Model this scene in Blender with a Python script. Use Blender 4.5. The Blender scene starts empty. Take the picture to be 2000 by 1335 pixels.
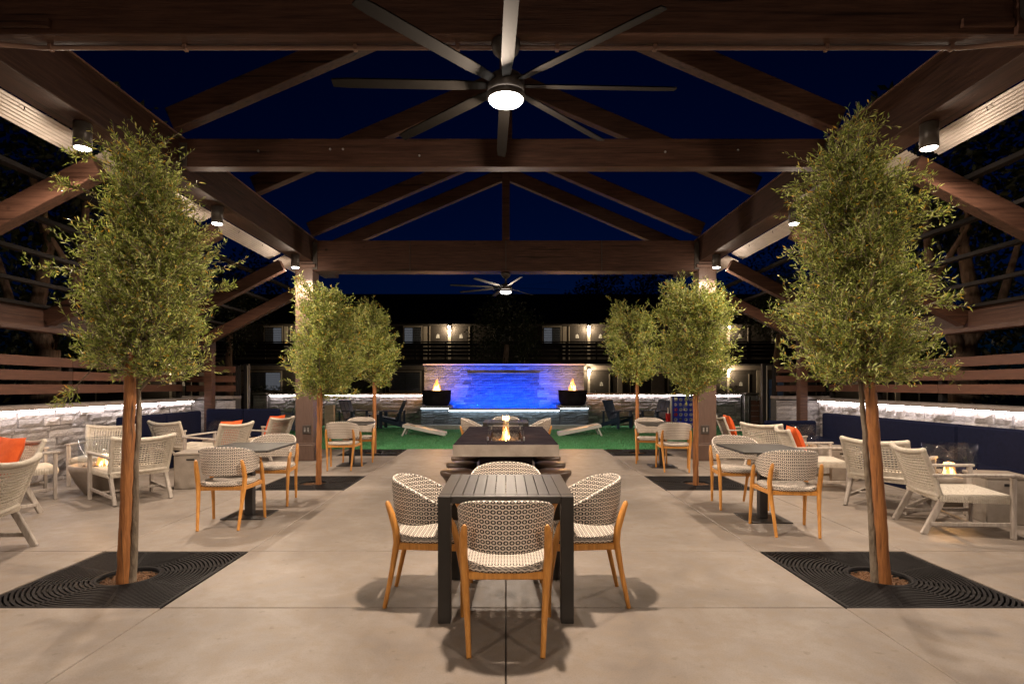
import bpy, math, random
from mathutils import Vector, Matrix, noise

# ------------------------------------------------------------------ camera, world, exposure
scene = bpy.context.scene
col = scene.collection
cam_d = bpy.data.cameras.new('camera')
cam_d.sensor_width = 36.0
cam_d.lens = 19.8
cam_d.shift_x = 0.006
cam_d.shift_y = 0.0423
cam_d.clip_start = 0.05
cam_d.clip_end = 2000
cam = bpy.data.objects.new('camera', cam_d)
col.objects.link(cam)
cam.location = (0, 0, 1.4)
cam.rotation_euler = (math.radians(90), 0, 0)
scene.camera = cam

world = bpy.data.worlds.new('World')
scene.world = world
world.use_nodes = True
wn = world.node_tree
bg = wn.nodes['Background']
sky = wn.nodes.new('ShaderNodeTexSky')
sky.sky_type = 'NISHITA'
sky.sun_disc = False
sky.sun_elevation = math.radians(-4.0)
sky.sun_rotation = math.radians(10)
sky.air_density = 1.0
sky.dust_density = 0.3
sky.ozone_density = 6.0
tint = wn.nodes.new('ShaderNodeMix')
tint.data_type = 'RGBA'
tint.blend_type = 'MULTIPLY'
tint.inputs['Factor'].default_value = 1.0
tint.inputs['B'].default_value = (0.03, 1.05, 1.25, 1)
wn.links.new(sky.outputs['Color'], tint.inputs['A'])
wn.links.new(tint.outputs['Result'], bg.inputs['Color'])
bg.inputs['Strength'].default_value = 0.15

vs = scene.view_settings
vs.view_transform = 'Standard'
vs.look = 'None'
vs.exposure = 0.0
vs.gamma = 1.0
vs.use_curve_mapping = False
scene.render.engine = 'CYCLES'
cy = scene.cycles
cy.use_denoising = True
cy.denoiser = 'OPENIMAGEDENOISE'
cy.denoising_input_passes = 'RGB_ALBEDO_NORMAL'
cy.max_bounces = 6
cy.diffuse_bounces = 3
cy.glossy_bounces = 3
cy.transmission_bounces = 6
cy.transparent_max_bounces = 16
cy.sample_clamp_indirect = 4.0
cy.caustics_reflective = False
cy.caustics_refractive = False

WARM = (1.0, 0.80, 0.62)
FLAME = (1.0, 0.48, 0.16)

# ------------------------------------------------------------------ materials
def _node(nt, kind, **kw):
    n = nt.nodes.new(kind)
    for k, v in kw.items():
        setattr(n, k, v)
    return n

def base_mat(name):
    m = bpy.data.materials.new(name)
    m.use_nodes = True
    nt = m.node_tree
    return m, nt, nt.nodes['Principled BSDF']

def ramp(nt, fac, stops):
    r = _node(nt, 'ShaderNodeValToRGB')
    el = r.color_ramp.elements
    while len(el) < len(stops):
        el.new(0.5)
    for e, (p, c) in zip(el, stops):
        e.position = p
        e.color = (*c, 1)
    nt.links.new(fac, r.inputs['Fac'])
    return r.outputs['Color']

def math_n(nt, op, a, b=None):
    n = _node(nt, 'ShaderNodeMath', operation=op)
    for i, v in enumerate((a, b)):
        if v is None:
            continue
        if isinstance(v, (int, float)):
            n.inputs[i].default_value = v
        else:
            nt.links.new(v, n.inputs[i])
    return n.outputs[0]

def mix_rgb(nt, fac, a, b, mode='MIX'):
    n = _node(nt, 'ShaderNodeMix', data_type='RGBA', blend_type=mode)
    for key, v in (('Factor', fac), ('A', a), ('B', b)):
        if isinstance(v, (int, float)):
            n.inputs[key].default_value = v
        elif isinstance(v, tuple):
            n.inputs[key].default_value = (*v, 1)
        else:
            nt.links.new(v, n.inputs[key])
    return n.outputs['Result']

def simple(name, c1, c2=None, scale=8.0, rough=0.5, metal=0.0, bump=0.0, bscale=40.0, stretch=(1, 1, 1), vary=0.0, detail=5.0, coat=0.0, rvar=0.0, spec=None, checks=None):
    m, nt, p = base_mat(name)
    tc = _node(nt, 'ShaderNodeTexCoord')
    mp = _node(nt, 'ShaderNodeMapping')
    mp.inputs['Scale'].default_value = stretch
    nt.links.new(tc.outputs['Object'], mp.inputs['Vector'])
    oi = _node(nt, 'ShaderNodeObjectInfo')
    ad = _node(nt, 'ShaderNodeVectorMath', operation='ADD')
    sc = math_n(nt, 'MULTIPLY', oi.outputs['Random'], 37.0)
    cb = _node(nt, 'ShaderNodeCombineXYZ')
    for i in range(3):
        nt.links.new(sc, cb.inputs[i])
    nt.links.new(mp.outputs['Vector'], ad.inputs[0])
    nt.links.new(cb.outputs[0], ad.inputs[1])
    nz = _node(nt, 'ShaderNodeTexNoise')
    nz.inputs['Scale'].default_value = scale
    nz.inputs['Detail'].default_value = detail
    nz.inputs['Roughness'].default_value = 0.6
    nt.links.new(ad.outputs[0], nz.inputs['Vector'])
    c = ramp(nt, nz.outputs['Fac'], [(0.3, c1), (0.7, c2 or c1)])
    if checks:      # drying cracks along the grain and a few knots
        m2 = _node(nt, 'ShaderNodeMapping')
        m2.inputs['Scale'].default_value = checks
        nt.links.new(tc.outputs['Object'], m2.inputs['Vector'])
        a2 = _node(nt, 'ShaderNodeVectorMath', operation='ADD')
        nt.links.new(m2.outputs['Vector'], a2.inputs[0])
        nt.links.new(cb.outputs[0], a2.inputs[1])
        n2 = _node(nt, 'ShaderNodeTexNoise')
        n2.inputs['Scale'].default_value = 1.0
        n2.inputs['Detail'].default_value = 3.0
        nt.links.new(a2.outputs[0], n2.inputs['Vector'])
        k2 = ramp(nt, n2.outputs['Fac'], [(0.30, (0.25, 0.25, 0.25)), (0.40, (1, 1, 1))])
        c = mix_rgb(nt, 1.0, c, k2, 'MULTIPLY')
        vo = _node(nt, 'ShaderNodeTexVoronoi')
        vo.inputs['Scale'].default_value = 1.6
        nt.links.new(tc.outputs['Object'], vo.inputs['Vector'])
        k3 = ramp(nt, vo.outputs['Distance'], [(0.025, (0.3, 0.3, 0.3)), (0.055, (1, 1, 1))])
        c = mix_rgb(nt, 1.0, c, k3, 'MULTIPLY')
    if vary:
        f = math_n(nt, 'ADD', math_n(nt, 'MULTIPLY', oi.outputs['Random'], 2 * vary), 1 - vary)
        g = _node(nt, 'ShaderNodeCombineColor')
        for i in range(3):
            nt.links.new(f, g.inputs[i])
        c = mix_rgb(nt, 1.0, c, g.outputs[0], 'MULTIPLY')
    nt.links.new(c, p.inputs['Base Color'])
    p.inputs['Roughness'].default_value = rough
    if rvar:
        rr = math_n(nt, 'ADD', math_n(nt, 'MULTIPLY', nz.outputs['Fac'], rvar), rough - rvar / 2)
        nt.links.new(rr, p.inputs['Roughness'])
    p.inputs['Metallic'].default_value = metal
    if spec is not None:
        p.inputs['Specular IOR Level'].default_value = spec
    if coat:
        p.inputs['Coat Weight'].default_value = coat
    if bump:
        bz = _node(nt, 'ShaderNodeTexNoise')
        bz.inputs['Scale'].default_value = bscale
        bz.inputs['Detail'].default_value = 4.0
        nt.links.new(ad.outputs[0], bz.inputs['Vector'])
        bp = _node(nt, 'ShaderNodeBump')
        bp.inputs['Strength'].default_value = bump
        bp.inputs['Distance'].default_value = 0.02
        nt.links.new(bz.outputs['Fac'], bp.inputs['Height'])
        nt.links.new(bp.outputs['Normal'], p.inputs['Normal'])
    return m

def emit(name, color, strength):
    m = bpy.data.materials.new(name)
    m.use_nodes = True
    nt = m.node_tree
    nt.nodes.remove(nt.nodes['Principled BSDF'])
    e = _node(nt, 'ShaderNodeEmission')
    e.inputs['Color'].default_value = (*color, 1)
    e.inputs['Strength'].default_value = strength
    nt.links.new(e.outputs[0], nt.nodes['Material Output'].inputs['Surface'])
    return m

def flame_mat(name, color, strength, clear):
    """glowing gas: emission thinned by a rising noise so that tongues break up"""
    m = bpy.data.materials.new(name)
    m.use_nodes = True
    nt = m.node_tree
    nt.nodes.remove(nt.nodes['Principled BSDF'])
    e = _node(nt, 'ShaderNodeEmission')
    e.inputs['Color'].default_value = (*color, 1)
    e.inputs['Strength'].default_value = strength
    t = _node(nt, 'ShaderNodeBsdfTransparent')
    mx = _node(nt, 'ShaderNodeMixShader')
    tc = _node(nt, 'ShaderNodeTexCoord')
    mp = _node(nt, 'ShaderNodeMapping')
    mp.inputs['Scale'].default_value = (14, 14, 5)
    nt.links.new(tc.outputs['Object'], mp.inputs['Vector'])
    nz = _node(nt, 'ShaderNodeTexNoise')
    nz.inputs['Scale'].default_value = 1.0
    nt.links.new(mp.outputs[0], nz.inputs['Vector'])
    mr = _node(nt, 'ShaderNodeMapRange')
    mr.inputs['From Min'].default_value = 0.35
    mr.inputs['From Max'].default_value = 0.65
    mr.inputs['To Min'].default_value = max(0.0, clear - 0.35)
    mr.inputs['To Max'].default_value = min(1.0, clear + 0.25)
    nt.links.new(nz.outputs['Fac'], mr.inputs['Value'])
    nt.links.new(mr.outputs['Result'], mx.inputs['Fac'])
    nt.links.new(e.outputs[0], mx.inputs[1])
    nt.links.new(t.outputs[0], mx.inputs[2])
    nt.links.new(mx.outputs[0], nt.nodes['Material Output'].inputs['Surface'])
    return m

def weave_mat(name):
    """black and cream rope: rows of dark rings, laid out on the woven sheet's own UV (metres)"""
    m, nt, p = base_mat(name)
    uv = _node(nt, 'ShaderNodeUVMap')
    sp = _node(nt, 'ShaderNodeSeparateXYZ')
    nt.links.new(uv.outputs['UV'], sp.inputs[0])
    v = math_n(nt, 'DIVIDE', sp.outputs['Y'], 0.027)
    row = math_n(nt, 'FLOOR', v)
    odd = math_n(nt, 'MULTIPLY', math_n(nt, 'MODULO', row, 2.0), 0.5)
    u = math_n(nt, 'ADD', math_n(nt, 'DIVIDE', sp.outputs['X'], 0.0325), odd)
    fu = math_n(nt, 'SUBTRACT', math_n(nt, 'FRACT', u), 0.5)
    fv = math_n(nt, 'SUBTRACT', math_n(nt, 'FRACT', v), 0.5)
    d = math_n(nt, 'SQRT', math_n(nt, 'ADD', math_n(nt, 'MULTIPLY', fu, fu), math_n(nt, 'MULTIPLY', math_n(nt, 'MULTIPLY', fv, fv), 1.1)))
    ring = math_n(nt, 'ABSOLUTE', math_n(nt, 'SUBTRACT', d, 0.33))
    tc = _node(nt, 'ShaderNodeTexCoord')
    nz = _node(nt, 'ShaderNodeTexNoise')
    nz.inputs['Scale'].default_value = 90
    nt.links.new(tc.outputs['Object'], nz.inputs['Vector'])
    ring = math_n(nt, 'ADD', ring, math_n(nt, 'MULTIPLY', math_n(nt, 'SUBTRACT', nz.outputs['Fac'], 0.5), 0.12))
    c = ramp(nt, ring, [(0.10, (0.016, 0.013, 0.012)), (0.13, (0.78, 0.69, 0.60))])
    nt.links.new(c, p.inputs['Base Color'])
    p.inputs['Roughness'].default_value = 0.75
    bp = _node(nt, 'ShaderNodeBump')
    bp.inputs['Strength'].default_value = 0.6
    bp.inputs['Distance'].default_value = 0.006
    nt.links.new(math_n(nt, 'ABSOLUTE', fv), bp.inputs['Height'])
    bp.invert = True
    nt.links.new(bp.outputs['Normal'], p.inputs['Normal'])
    return m

def leaf_mat(name, stops, trans=0.25, rough=0.5):
    m, nt, p = base_mat(name)
    g = _node(nt, 'ShaderNodeNewGeometry')
    c = ramp(nt, g.outputs['Random Per Island'], stops)
    nt.links.new(c, p.inputs['Base Color'])
    p.inputs['Roughness'].default_value = rough
    t = _node(nt, 'ShaderNodeBsdfTranslucent')
    nt.links.new(c, t.inputs['Color'])
    mx = _node(nt, 'ShaderNodeMixShader')
    mx.inputs['Fac'].default_value = trans
    nt.links.new(p.outputs[0], mx.inputs[1])
    nt.links.new(t.outputs[0], mx.inputs[2])
    nt.links.new(mx.outputs[0], nt.nodes['Material Output'].inputs['Surface'])
    return m

def glass_mat(name, tintc=(0.93, 0.95, 0.97), clear=0.93):
    m = bpy.data.materials.new(name)
    m.use_nodes = True
    nt = m.node_tree
    nt.nodes.remove(nt.nodes['Principled BSDF'])
    t = _node(nt, 'ShaderNodeBsdfTransparent')
    t.inputs['Color'].default_value = (*tintc, 1)
    g = _node(nt, 'ShaderNodeBsdfGlossy')
    g.inputs['Roughness'].default_value = 0.03
    mx = _node(nt, 'ShaderNodeMixShader')
    mx.inputs['Fac'].default_value = 1 - clear
    nt.links.new(t.outputs[0], mx.inputs[1])
    nt.links.new(g.outputs[0], mx.inputs[2])
    nt.links.new(mx.outputs[0], nt.nodes['Material Output'].inputs['Surface'])
    return m

def water_mat(name):
    m, nt, p = base_mat(name)
    p.inputs['Base Color'].default_value = (0.03, 0.09, 0.22, 1)
    p.inputs['Roughness'].default_value = 0.12
    t = _node(nt, 'ShaderNodeBsdfTransparent')
    tc = _node(nt, 'ShaderNodeTexCoord')
    mp = _node(nt, 'ShaderNodeMapping')
    mp.inputs['Scale'].default_value = (26, 26, 9)
    nt.links.new(tc.outputs['Object'], mp.inputs['Vector'])
    nz = _node(nt, 'ShaderNodeTexNoise')
    nz.inputs['Scale'].default_value = 1.0
    nz.inputs['Detail'].default_value = 3
    nt.links.new(mp.outputs[0], nz.inputs['Vector'])
    bp = _node(nt, 'ShaderNodeBump')
    bp.inputs['Strength'].default_value = 0.9
    bp.inputs['Distance'].default_value = 0.03
    nt.links.new(nz.outputs['Fac'], bp.inputs['Height'])
    nt.links.new(bp.outputs['Normal'], p.inputs['Normal'])
    mr = _node(nt, 'ShaderNodeMapRange')
    mr.inputs['From Min'].default_value = 0.4
    mr.inputs['From Max'].default_value = 0.62
    mr.inputs['To Min'].default_value = 0.02
    mr.inputs['To Max'].default_value = 0.24
    nt.links.new(nz.outputs['Fac'], mr.inputs['Value'])
    mx = _node(nt, 'ShaderNodeMixShader')
    nt.links.new(mr.outputs['Result'], mx.inputs['Fac'])
    nt.links.new(t.outputs[0], mx.inputs[1])
    nt.links.new(p.outputs[0], mx.inputs[2])
    nt.links.new(mx.outputs[0], nt.nodes['Material Output'].inputs['Surface'])
    return m

def concrete_mat(name, dark, light, warm):
    """trowelled slab: broad cloudy mottling, fine speckle, hairline bump"""
    m, nt, p = base_mat(name)
    tc = _node(nt, 'ShaderNodeTexCoord')
    oi = _node(nt, 'ShaderNodeObjectInfo')
    ge = _node(nt, 'ShaderNodeNewGeometry')
    n1 = _node(nt, 'ShaderNodeTexNoise')
    n1.inputs['Scale'].default_value = 2.3
    n1.inputs['Detail'].default_value = 7
    n1.inputs['Roughness'].default_value = 0.62
    n1.inputs['Distortion'].default_value = 0.6
    nt.links.new(ge.outputs['Position'], n1.inputs['Vector'])
    n2 = _node(nt, 'ShaderNodeTexNoise')
    n2.inputs['Scale'].default_value = 7
    n2.inputs['Detail'].default_value = 8
    n2.inputs['Roughness'].default_value = 0.7
    nt.links.new(ge.outputs['Position'], n2.inputs['Vector'])
    n3 = _node(nt, 'ShaderNodeTexNoise')
    n3.inputs['Scale'].default_value = 120
    n3.inputs['Detail'].default_value = 2
    nt.links.new(ge.outputs['Position'], n3.inputs['Vector'])
    a = ramp(nt, n1.outputs['Fac'], [(0.34, dark), (0.62, light)])
    b = mix_rgb(nt, ramp(nt, n2.outputs['Fac'], [(0.45, (0, 0, 0)), (0.62, (0.75, 0.75, 0.75))]), a, warm)
    s = ramp(nt, n3.outputs['Fac'], [(0.25, (0.82, 0.82, 0.82)), (0.55, (1, 1, 1))])
    c = mix_rgb(nt, 1.0, b, s, 'MULTIPLY')
    n4 = _node(nt, 'ShaderNodeTexNoise')
    n4.inputs['Scale'].default_value = 13
    n4.inputs['Detail'].default_value = 2
    nt.links.new(ge.outputs['Position'], n4.inputs['Vector'])
    c = mix_rgb(nt, 1.0, c, ramp(nt, n4.outputs['Fac'], [(0.66, (1, 1, 1)), (0.74, (0.80, 0.78, 0.74))]), 'MULTIPLY')
    f = math_n(nt, 'ADD', math_n(nt, 'MULTIPLY', oi.outputs['Random'], 0.1), 0.95)
    g = _node(nt, 'ShaderNodeCombineColor')
    for i in range(3):
        nt.links.new(f, g.inputs[i])
    c = mix_rgb(nt, 1.0, c, g.outputs[0], 'MULTIPLY')
    nt.links.new(c, p.inputs['Base Color'])
    rr = math_n(nt, 'ADD', math_n(nt, 'MULTIPLY', n2.outputs['Fac'], 0.35), 0.33)
    nt.links.new(rr, p.inputs['Roughness'])
    bp = _node(nt, 'ShaderNodeBump')
    bp.inputs['Strength'].default_value = 0.12
    bp.inputs['Distance'].default_value = 0.01
    nt.links.new(n2.outputs['Fac'], bp.inputs['Height'])
    nt.links.new(bp.outputs['Normal'], p.inputs['Normal'])
    return m

M = {}
M['beam'] = simple('stained_timber', (0.034, 0.0145, 0.009), (0.086, 0.042, 0.027), 3.0, 0.55, bump=0.25, bscale=9, stretch=(0.9, 14, 14), vary=0.22, spec=0.25, checks=(0.8, 26, 26))
M['beam_y'] = simple('stained_timber_lengthwise', (0.024, 0.0105, 0.0068), (0.060, 0.030, 0.020), 3.0, 0.55, bump=0.25, bscale=9, stretch=(14, 0.9, 14), vary=0.12, spec=0.25, checks=(26, 0.8, 26))
M['post'] = simple('painted_post', (0.10, 0.060, 0.045), (0.135, 0.083, 0.064), 5.0, 0.5, bump=0.15, bscale=30, stretch=(6, 6, 1))
M['board'] = simple('fence_board_wood', (0.050, 0.018, 0.0095), (0.092, 0.036, 0.019), 3.0, 0.7, bump=0.2, bscale=9, stretch=(1, 12, 12), vary=0.18)
M['purlin'] = simple('purlin_grey', (0.010, 0.0088, 0.0085), (0.016, 0.014, 0.0135), 6.0, 0.85, spec=0.08)
M['corrugated'] = simple('galvanised_sheet', (0.36, 0.315, 0.28), (0.56, 0.505, 0.455), 4.0, 0.5, metal=0.15, stretch=(1, 0.6, 1), rvar=0.2)
M['conduit'] = simple('brown_conduit', (0.16, 0.09, 0.065), (0.20, 0.12, 0.085), 6.0, 0.35)
M['black'] = simple('black_powder_coat', (0.017, 0.015, 0.015), (0.026, 0.023, 0.022), 12.0, 0.42, bump=0.05, bscale=300)
M['bronze'] = simple('dark_bronze_enamel', (0.05, 0.042, 0.037), (0.075, 0.064, 0.056), 10.0, 0.4, metal=0.3)
M['blade'] = simple('fan_blade_enamel', (0.007, 0.006, 0.0052), (0.010, 0.0088, 0.0075), 6.0, 0.7, spec=0.08)
M['tabletop'] = simple('charcoal_table_metal', (0.020, 0.017, 0.015), (0.030, 0.026, 0.023), 6.0, 0.45, bump=0.04, bscale=200, vary=0.1)
M['teak'] = simple('oiled_teak', (0.46, 0.185, 0.032), (0.70, 0.33, 0.080), 4.0, 0.42, bump=0.12, bscale=12, stretch=(16, 16, 1.4), vary=0.12)
M['weave'] = weave_mat('woven_rope_rings')
M['rope'] = simple('cream_rope', (0.56, 0.50, 0.41), (0.72, 0.665, 0.58), 30.0, 0.75, bump=0.5, bscale=160)
M['driftwood'] = simple('weathered_grey_wood', (0.30, 0.262, 0.228), (0.48, 0.43, 0.385), 4.0, 0.65, bump=0.25, bscale=14, stretch=(9, 9, 1.5), vary=0.12)
M['concrete'] = concrete_mat('patio_concrete', (0.205, 0.173, 0.149), (0.275, 0.238, 0.208), (0.245, 0.198, 0.155))
M['cast'] = simple('cast_concrete', (0.22, 0.185, 0.155), (0.34, 0.295, 0.25), 5.0, 0.5, bump=0.12, bscale=40, rvar=0.25)
M['cast_dark'] = simple('charcoal_cast_concrete', (0.022, 0.018, 0.023), (0.040, 0.034, 0.040), 5.0, 0.7, spec=0.0, bump=0.08, bscale=40, rvar=0.25)
M['subbase'] = simple('joint_grit', (0.045, 0.04, 0.036), (0.08, 0.07, 0.06), 40.0, 0.9)
M['ground'] = simple('dark_soil', (0.03, 0.025, 0.02), (0.05, 0.042, 0.034), 2.0, 0.95, bump=0.4, bscale=20)
M['grate'] = simple('cast_iron_grate', (0.006, 0.0055, 0.006), (0.016, 0.0145, 0.015), 9.0, 0.55, metal=0.0, bump=0.2, bscale=120, rvar=0.3, spec=0.12)
M['mulch'] = simple('bark_mulch', (0.055, 0.026, 0.012), (0.20, 0.10, 0.045), 60.0, 0.9, bump=0.8, bscale=70, vary=0.4)
M['stake'] = simple('tree_stake_wood', (0.17, 0.058, 0.014), (0.36, 0.145, 0.040), 4.5, 0.6, bump=0.5, bscale=12, stretch=(9, 9, 0.9), vary=0.12, checks=(40, 40, 1.6))
M['bark'] = simple('olive_bark', (0.10, 0.076, 0.054), (0.25, 0.20, 0.145), 14.0, 0.85, bump=0.8, bscale=30, stretch=(1.6, 1.6, 0.6))
M['big_bark'] = simple('rough_tree_bark', (0.16, 0.10, 0.07), (0.46, 0.33, 0.24), 7.0, 0.9, bump=1.0, bscale=9, stretch=(2.5, 2.5, 0.6))
M['leaf'] = leaf_mat('olive_leaf', [(0.0, (0.07, 0.11, 0.018)), (0.25, (0.21, 0.275, 0.045)), (0.55, (0.38, 0.44, 0.095)), (0.90, (0.60, 0.63, 0.24)), (0.97, (0.62, 0.36, 0.04))], 0.3)
M['dark_leaf'] = leaf_mat('evergreen_leaf', [(0.0, (0.016, 0.025, 0.007)), (0.6, (0.034, 0.047, 0.013)), (1.0, (0.06, 0.068, 0.02))], 0.15)
M['turf'] = leaf_mat('turf_blade', [(0.0, (0.060, 0.26, 0.095)), (0.6, (0.095, 0.36, 0.15)), (1.0, (0.16, 0.44, 0.21))], 0.15, 0.6)
M['turf_base'] = simple('turf_backing', (0.055, 0.235, 0.085), (0.08, 0.32, 0.125), 12.0, 0.9, bump=0.5, bscale=120)
M['stone'] = simple('grey_ledge_stone', (0.20, 0.185, 0.19), (0.44, 0.41, 0.405), 7.0, 0.75, bump=0.7, bscale=22, vary=0.35)
M['wet_stone'] = simple('slate_ledge_stone', (0.085, 0.108, 0.130), (0.22, 0.255, 0.29), 7.0, 0.55, bump=0.6, bscale=22, vary=0.35)
M['soaked_stone'] = simple('soaked_ledge_stone', (0.030, 0.048, 0.068), (0.085, 0.115, 0.145), 7.0, 0.4, bump=0.6, bscale=22, vary=0.4)
M['mortar'] = simple('dark_mortar', (0.05, 0.047, 0.047), (0.08, 0.075, 0.073), 20.0, 0.9)
M['cap'] = simple('precast_cap', (0.16, 0.135, 0.125), (0.25, 0.22, 0.205), 6.0, 0.6, bump=0.2, bscale=50, vary=0.1)
M['pale_cap'] = simple('pale_precast_coping', (0.40, 0.39, 0.39), (0.52, 0.51, 0.50), 6.0, 0.55, bump=0.1, bscale=50)
M['navy'] = simple('navy_upholstery', (0.0032, 0.0052, 0.019), (0.0055, 0.0082, 0.028), 25.0, 0.85, spec=0.1, bump=0.15, bscale=250)
M['navy_poly'] = simple('navy_lumber', (0.022, 0.042, 0.085), (0.036, 0.062, 0.12), 8.0, 0.5, bump=0.1, bscale=60, vary=0.15)
M['orange'] = simple('orange_canvas', (0.66, 0.085, 0.010), (0.80, 0.13, 0.018), 14.0, 0.8, bump=0.3, bscale=260)
M['stool'] = simple('dark_stool_wood', (0.030, 0.018, 0.012), (0.085, 0.048, 0.030), 6.0, 0.38, bump=0.15, bscale=20, vary=0.2)
M['lava'] = simple('lava_rock', (0.035, 0.028, 0.025), (0.11, 0.085, 0.07), 12.0, 0.85, bump=0.6, bscale=30, vary=0.4)
M['white'] = simple('white_paint', (0.70, 0.69, 0.66), (0.80, 0.79, 0.76), 6.0, 0.45)
M['game_blue'] = simple('blue_plastic', (0.016, 0.034, 0.46), (0.024, 0.046, 0.58), 6.0, 0.35)
M['game_red'] = simple('red_plastic', (0.62, 0.015, 0.022), (0.70, 0.02, 0.03), 6.0, 0.35)
M['game_grey'] = simple('pale_disc_plastic', (0.45, 0.47, 0.52), (0.6, 0.62, 0.66), 6.0, 0.4)
M['pine'] = simple('pale_pine', (0.50, 0.38, 0.27), (0.64, 0.52, 0.39), 5.0, 0.6, stretch=(1, 8, 8), vary=0.12)
M['motel_wall'] = simple('motel_dark_stucco', (0.045, 0.037, 0.031), (0.062, 0.052, 0.044), 4.0, 0.8, bump=0.2, bscale=60)
M['motel_trim'] = simple('motel_pale_trim', (0.48, 0.42, 0.35), (0.56, 0.50, 0.42), 4.0, 0.6)
M['motel_dark'] = simple('motel_black_rail', (0.016, 0.012, 0.011), (0.024, 0.018, 0.016), 4.0, 0.6)
M['motel_panel'] = simple('motel_cream_panel', (0.26, 0.22, 0.19), (0.34, 0.29, 0.25), 4.0, 0.7)
M['door'] = simple('charcoal_door', (0.055, 0.048, 0.043), (0.07, 0.061, 0.055), 6.0, 0.5)
M['shingle'] = simple('dark_shingle', (0.012, 0.010, 0.010), (0.022, 0.019, 0.018), 8.0, 0.9, bump=0.5, bscale=20)
M['shutter'] = simple('white_shutter', (0.50, 0.51, 0.54), (0.60, 0.61, 0.64), 4.0, 0.5)
M['shutter_glow'] = emit('lit_blind', (0.80, 0.80, 0.84), 0.22)  # white shutter with faint emission standing in for light falling on it
M['pane'] = glass_mat('window_glass', (0.8, 0.82, 0.85), 0.85)
M['glass'] = glass_mat('wind_guard_glass')
M['water'] = water_mat('falling_water')
M['lens'] = emit('lamp_lens', (1.0, 0.93, 0.84), 30.0)
M['led'] = emit('led_strip_glow', (1.0, 0.90, 0.88), 52.0)
M['cool_led'] = emit('cool_led_glow', (0.80, 0.92, 1.0), 22.0)
M['blue_led'] = emit('blue_led_glow', (0.0, 0.09, 1.0), 10.0)
M['wall_lamp'] = emit('wall_lamp_glow', (1.0, 0.80, 0.52), 160.0)
M['flame_core'] = flame_mat('flame_core', (1.0, 0.62, 0.22), 10.0, 0.5)
M['flame_skin'] = flame_mat('flame_skin', (1.0, 0.32, 0.06), 3.0, 0.8)
M['steel'] = simple('brushed_steel', (0.4, 0.4, 0.4), (0.5, 0.5, 0.5), 10.0, 0.3, metal=0.9)

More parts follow.
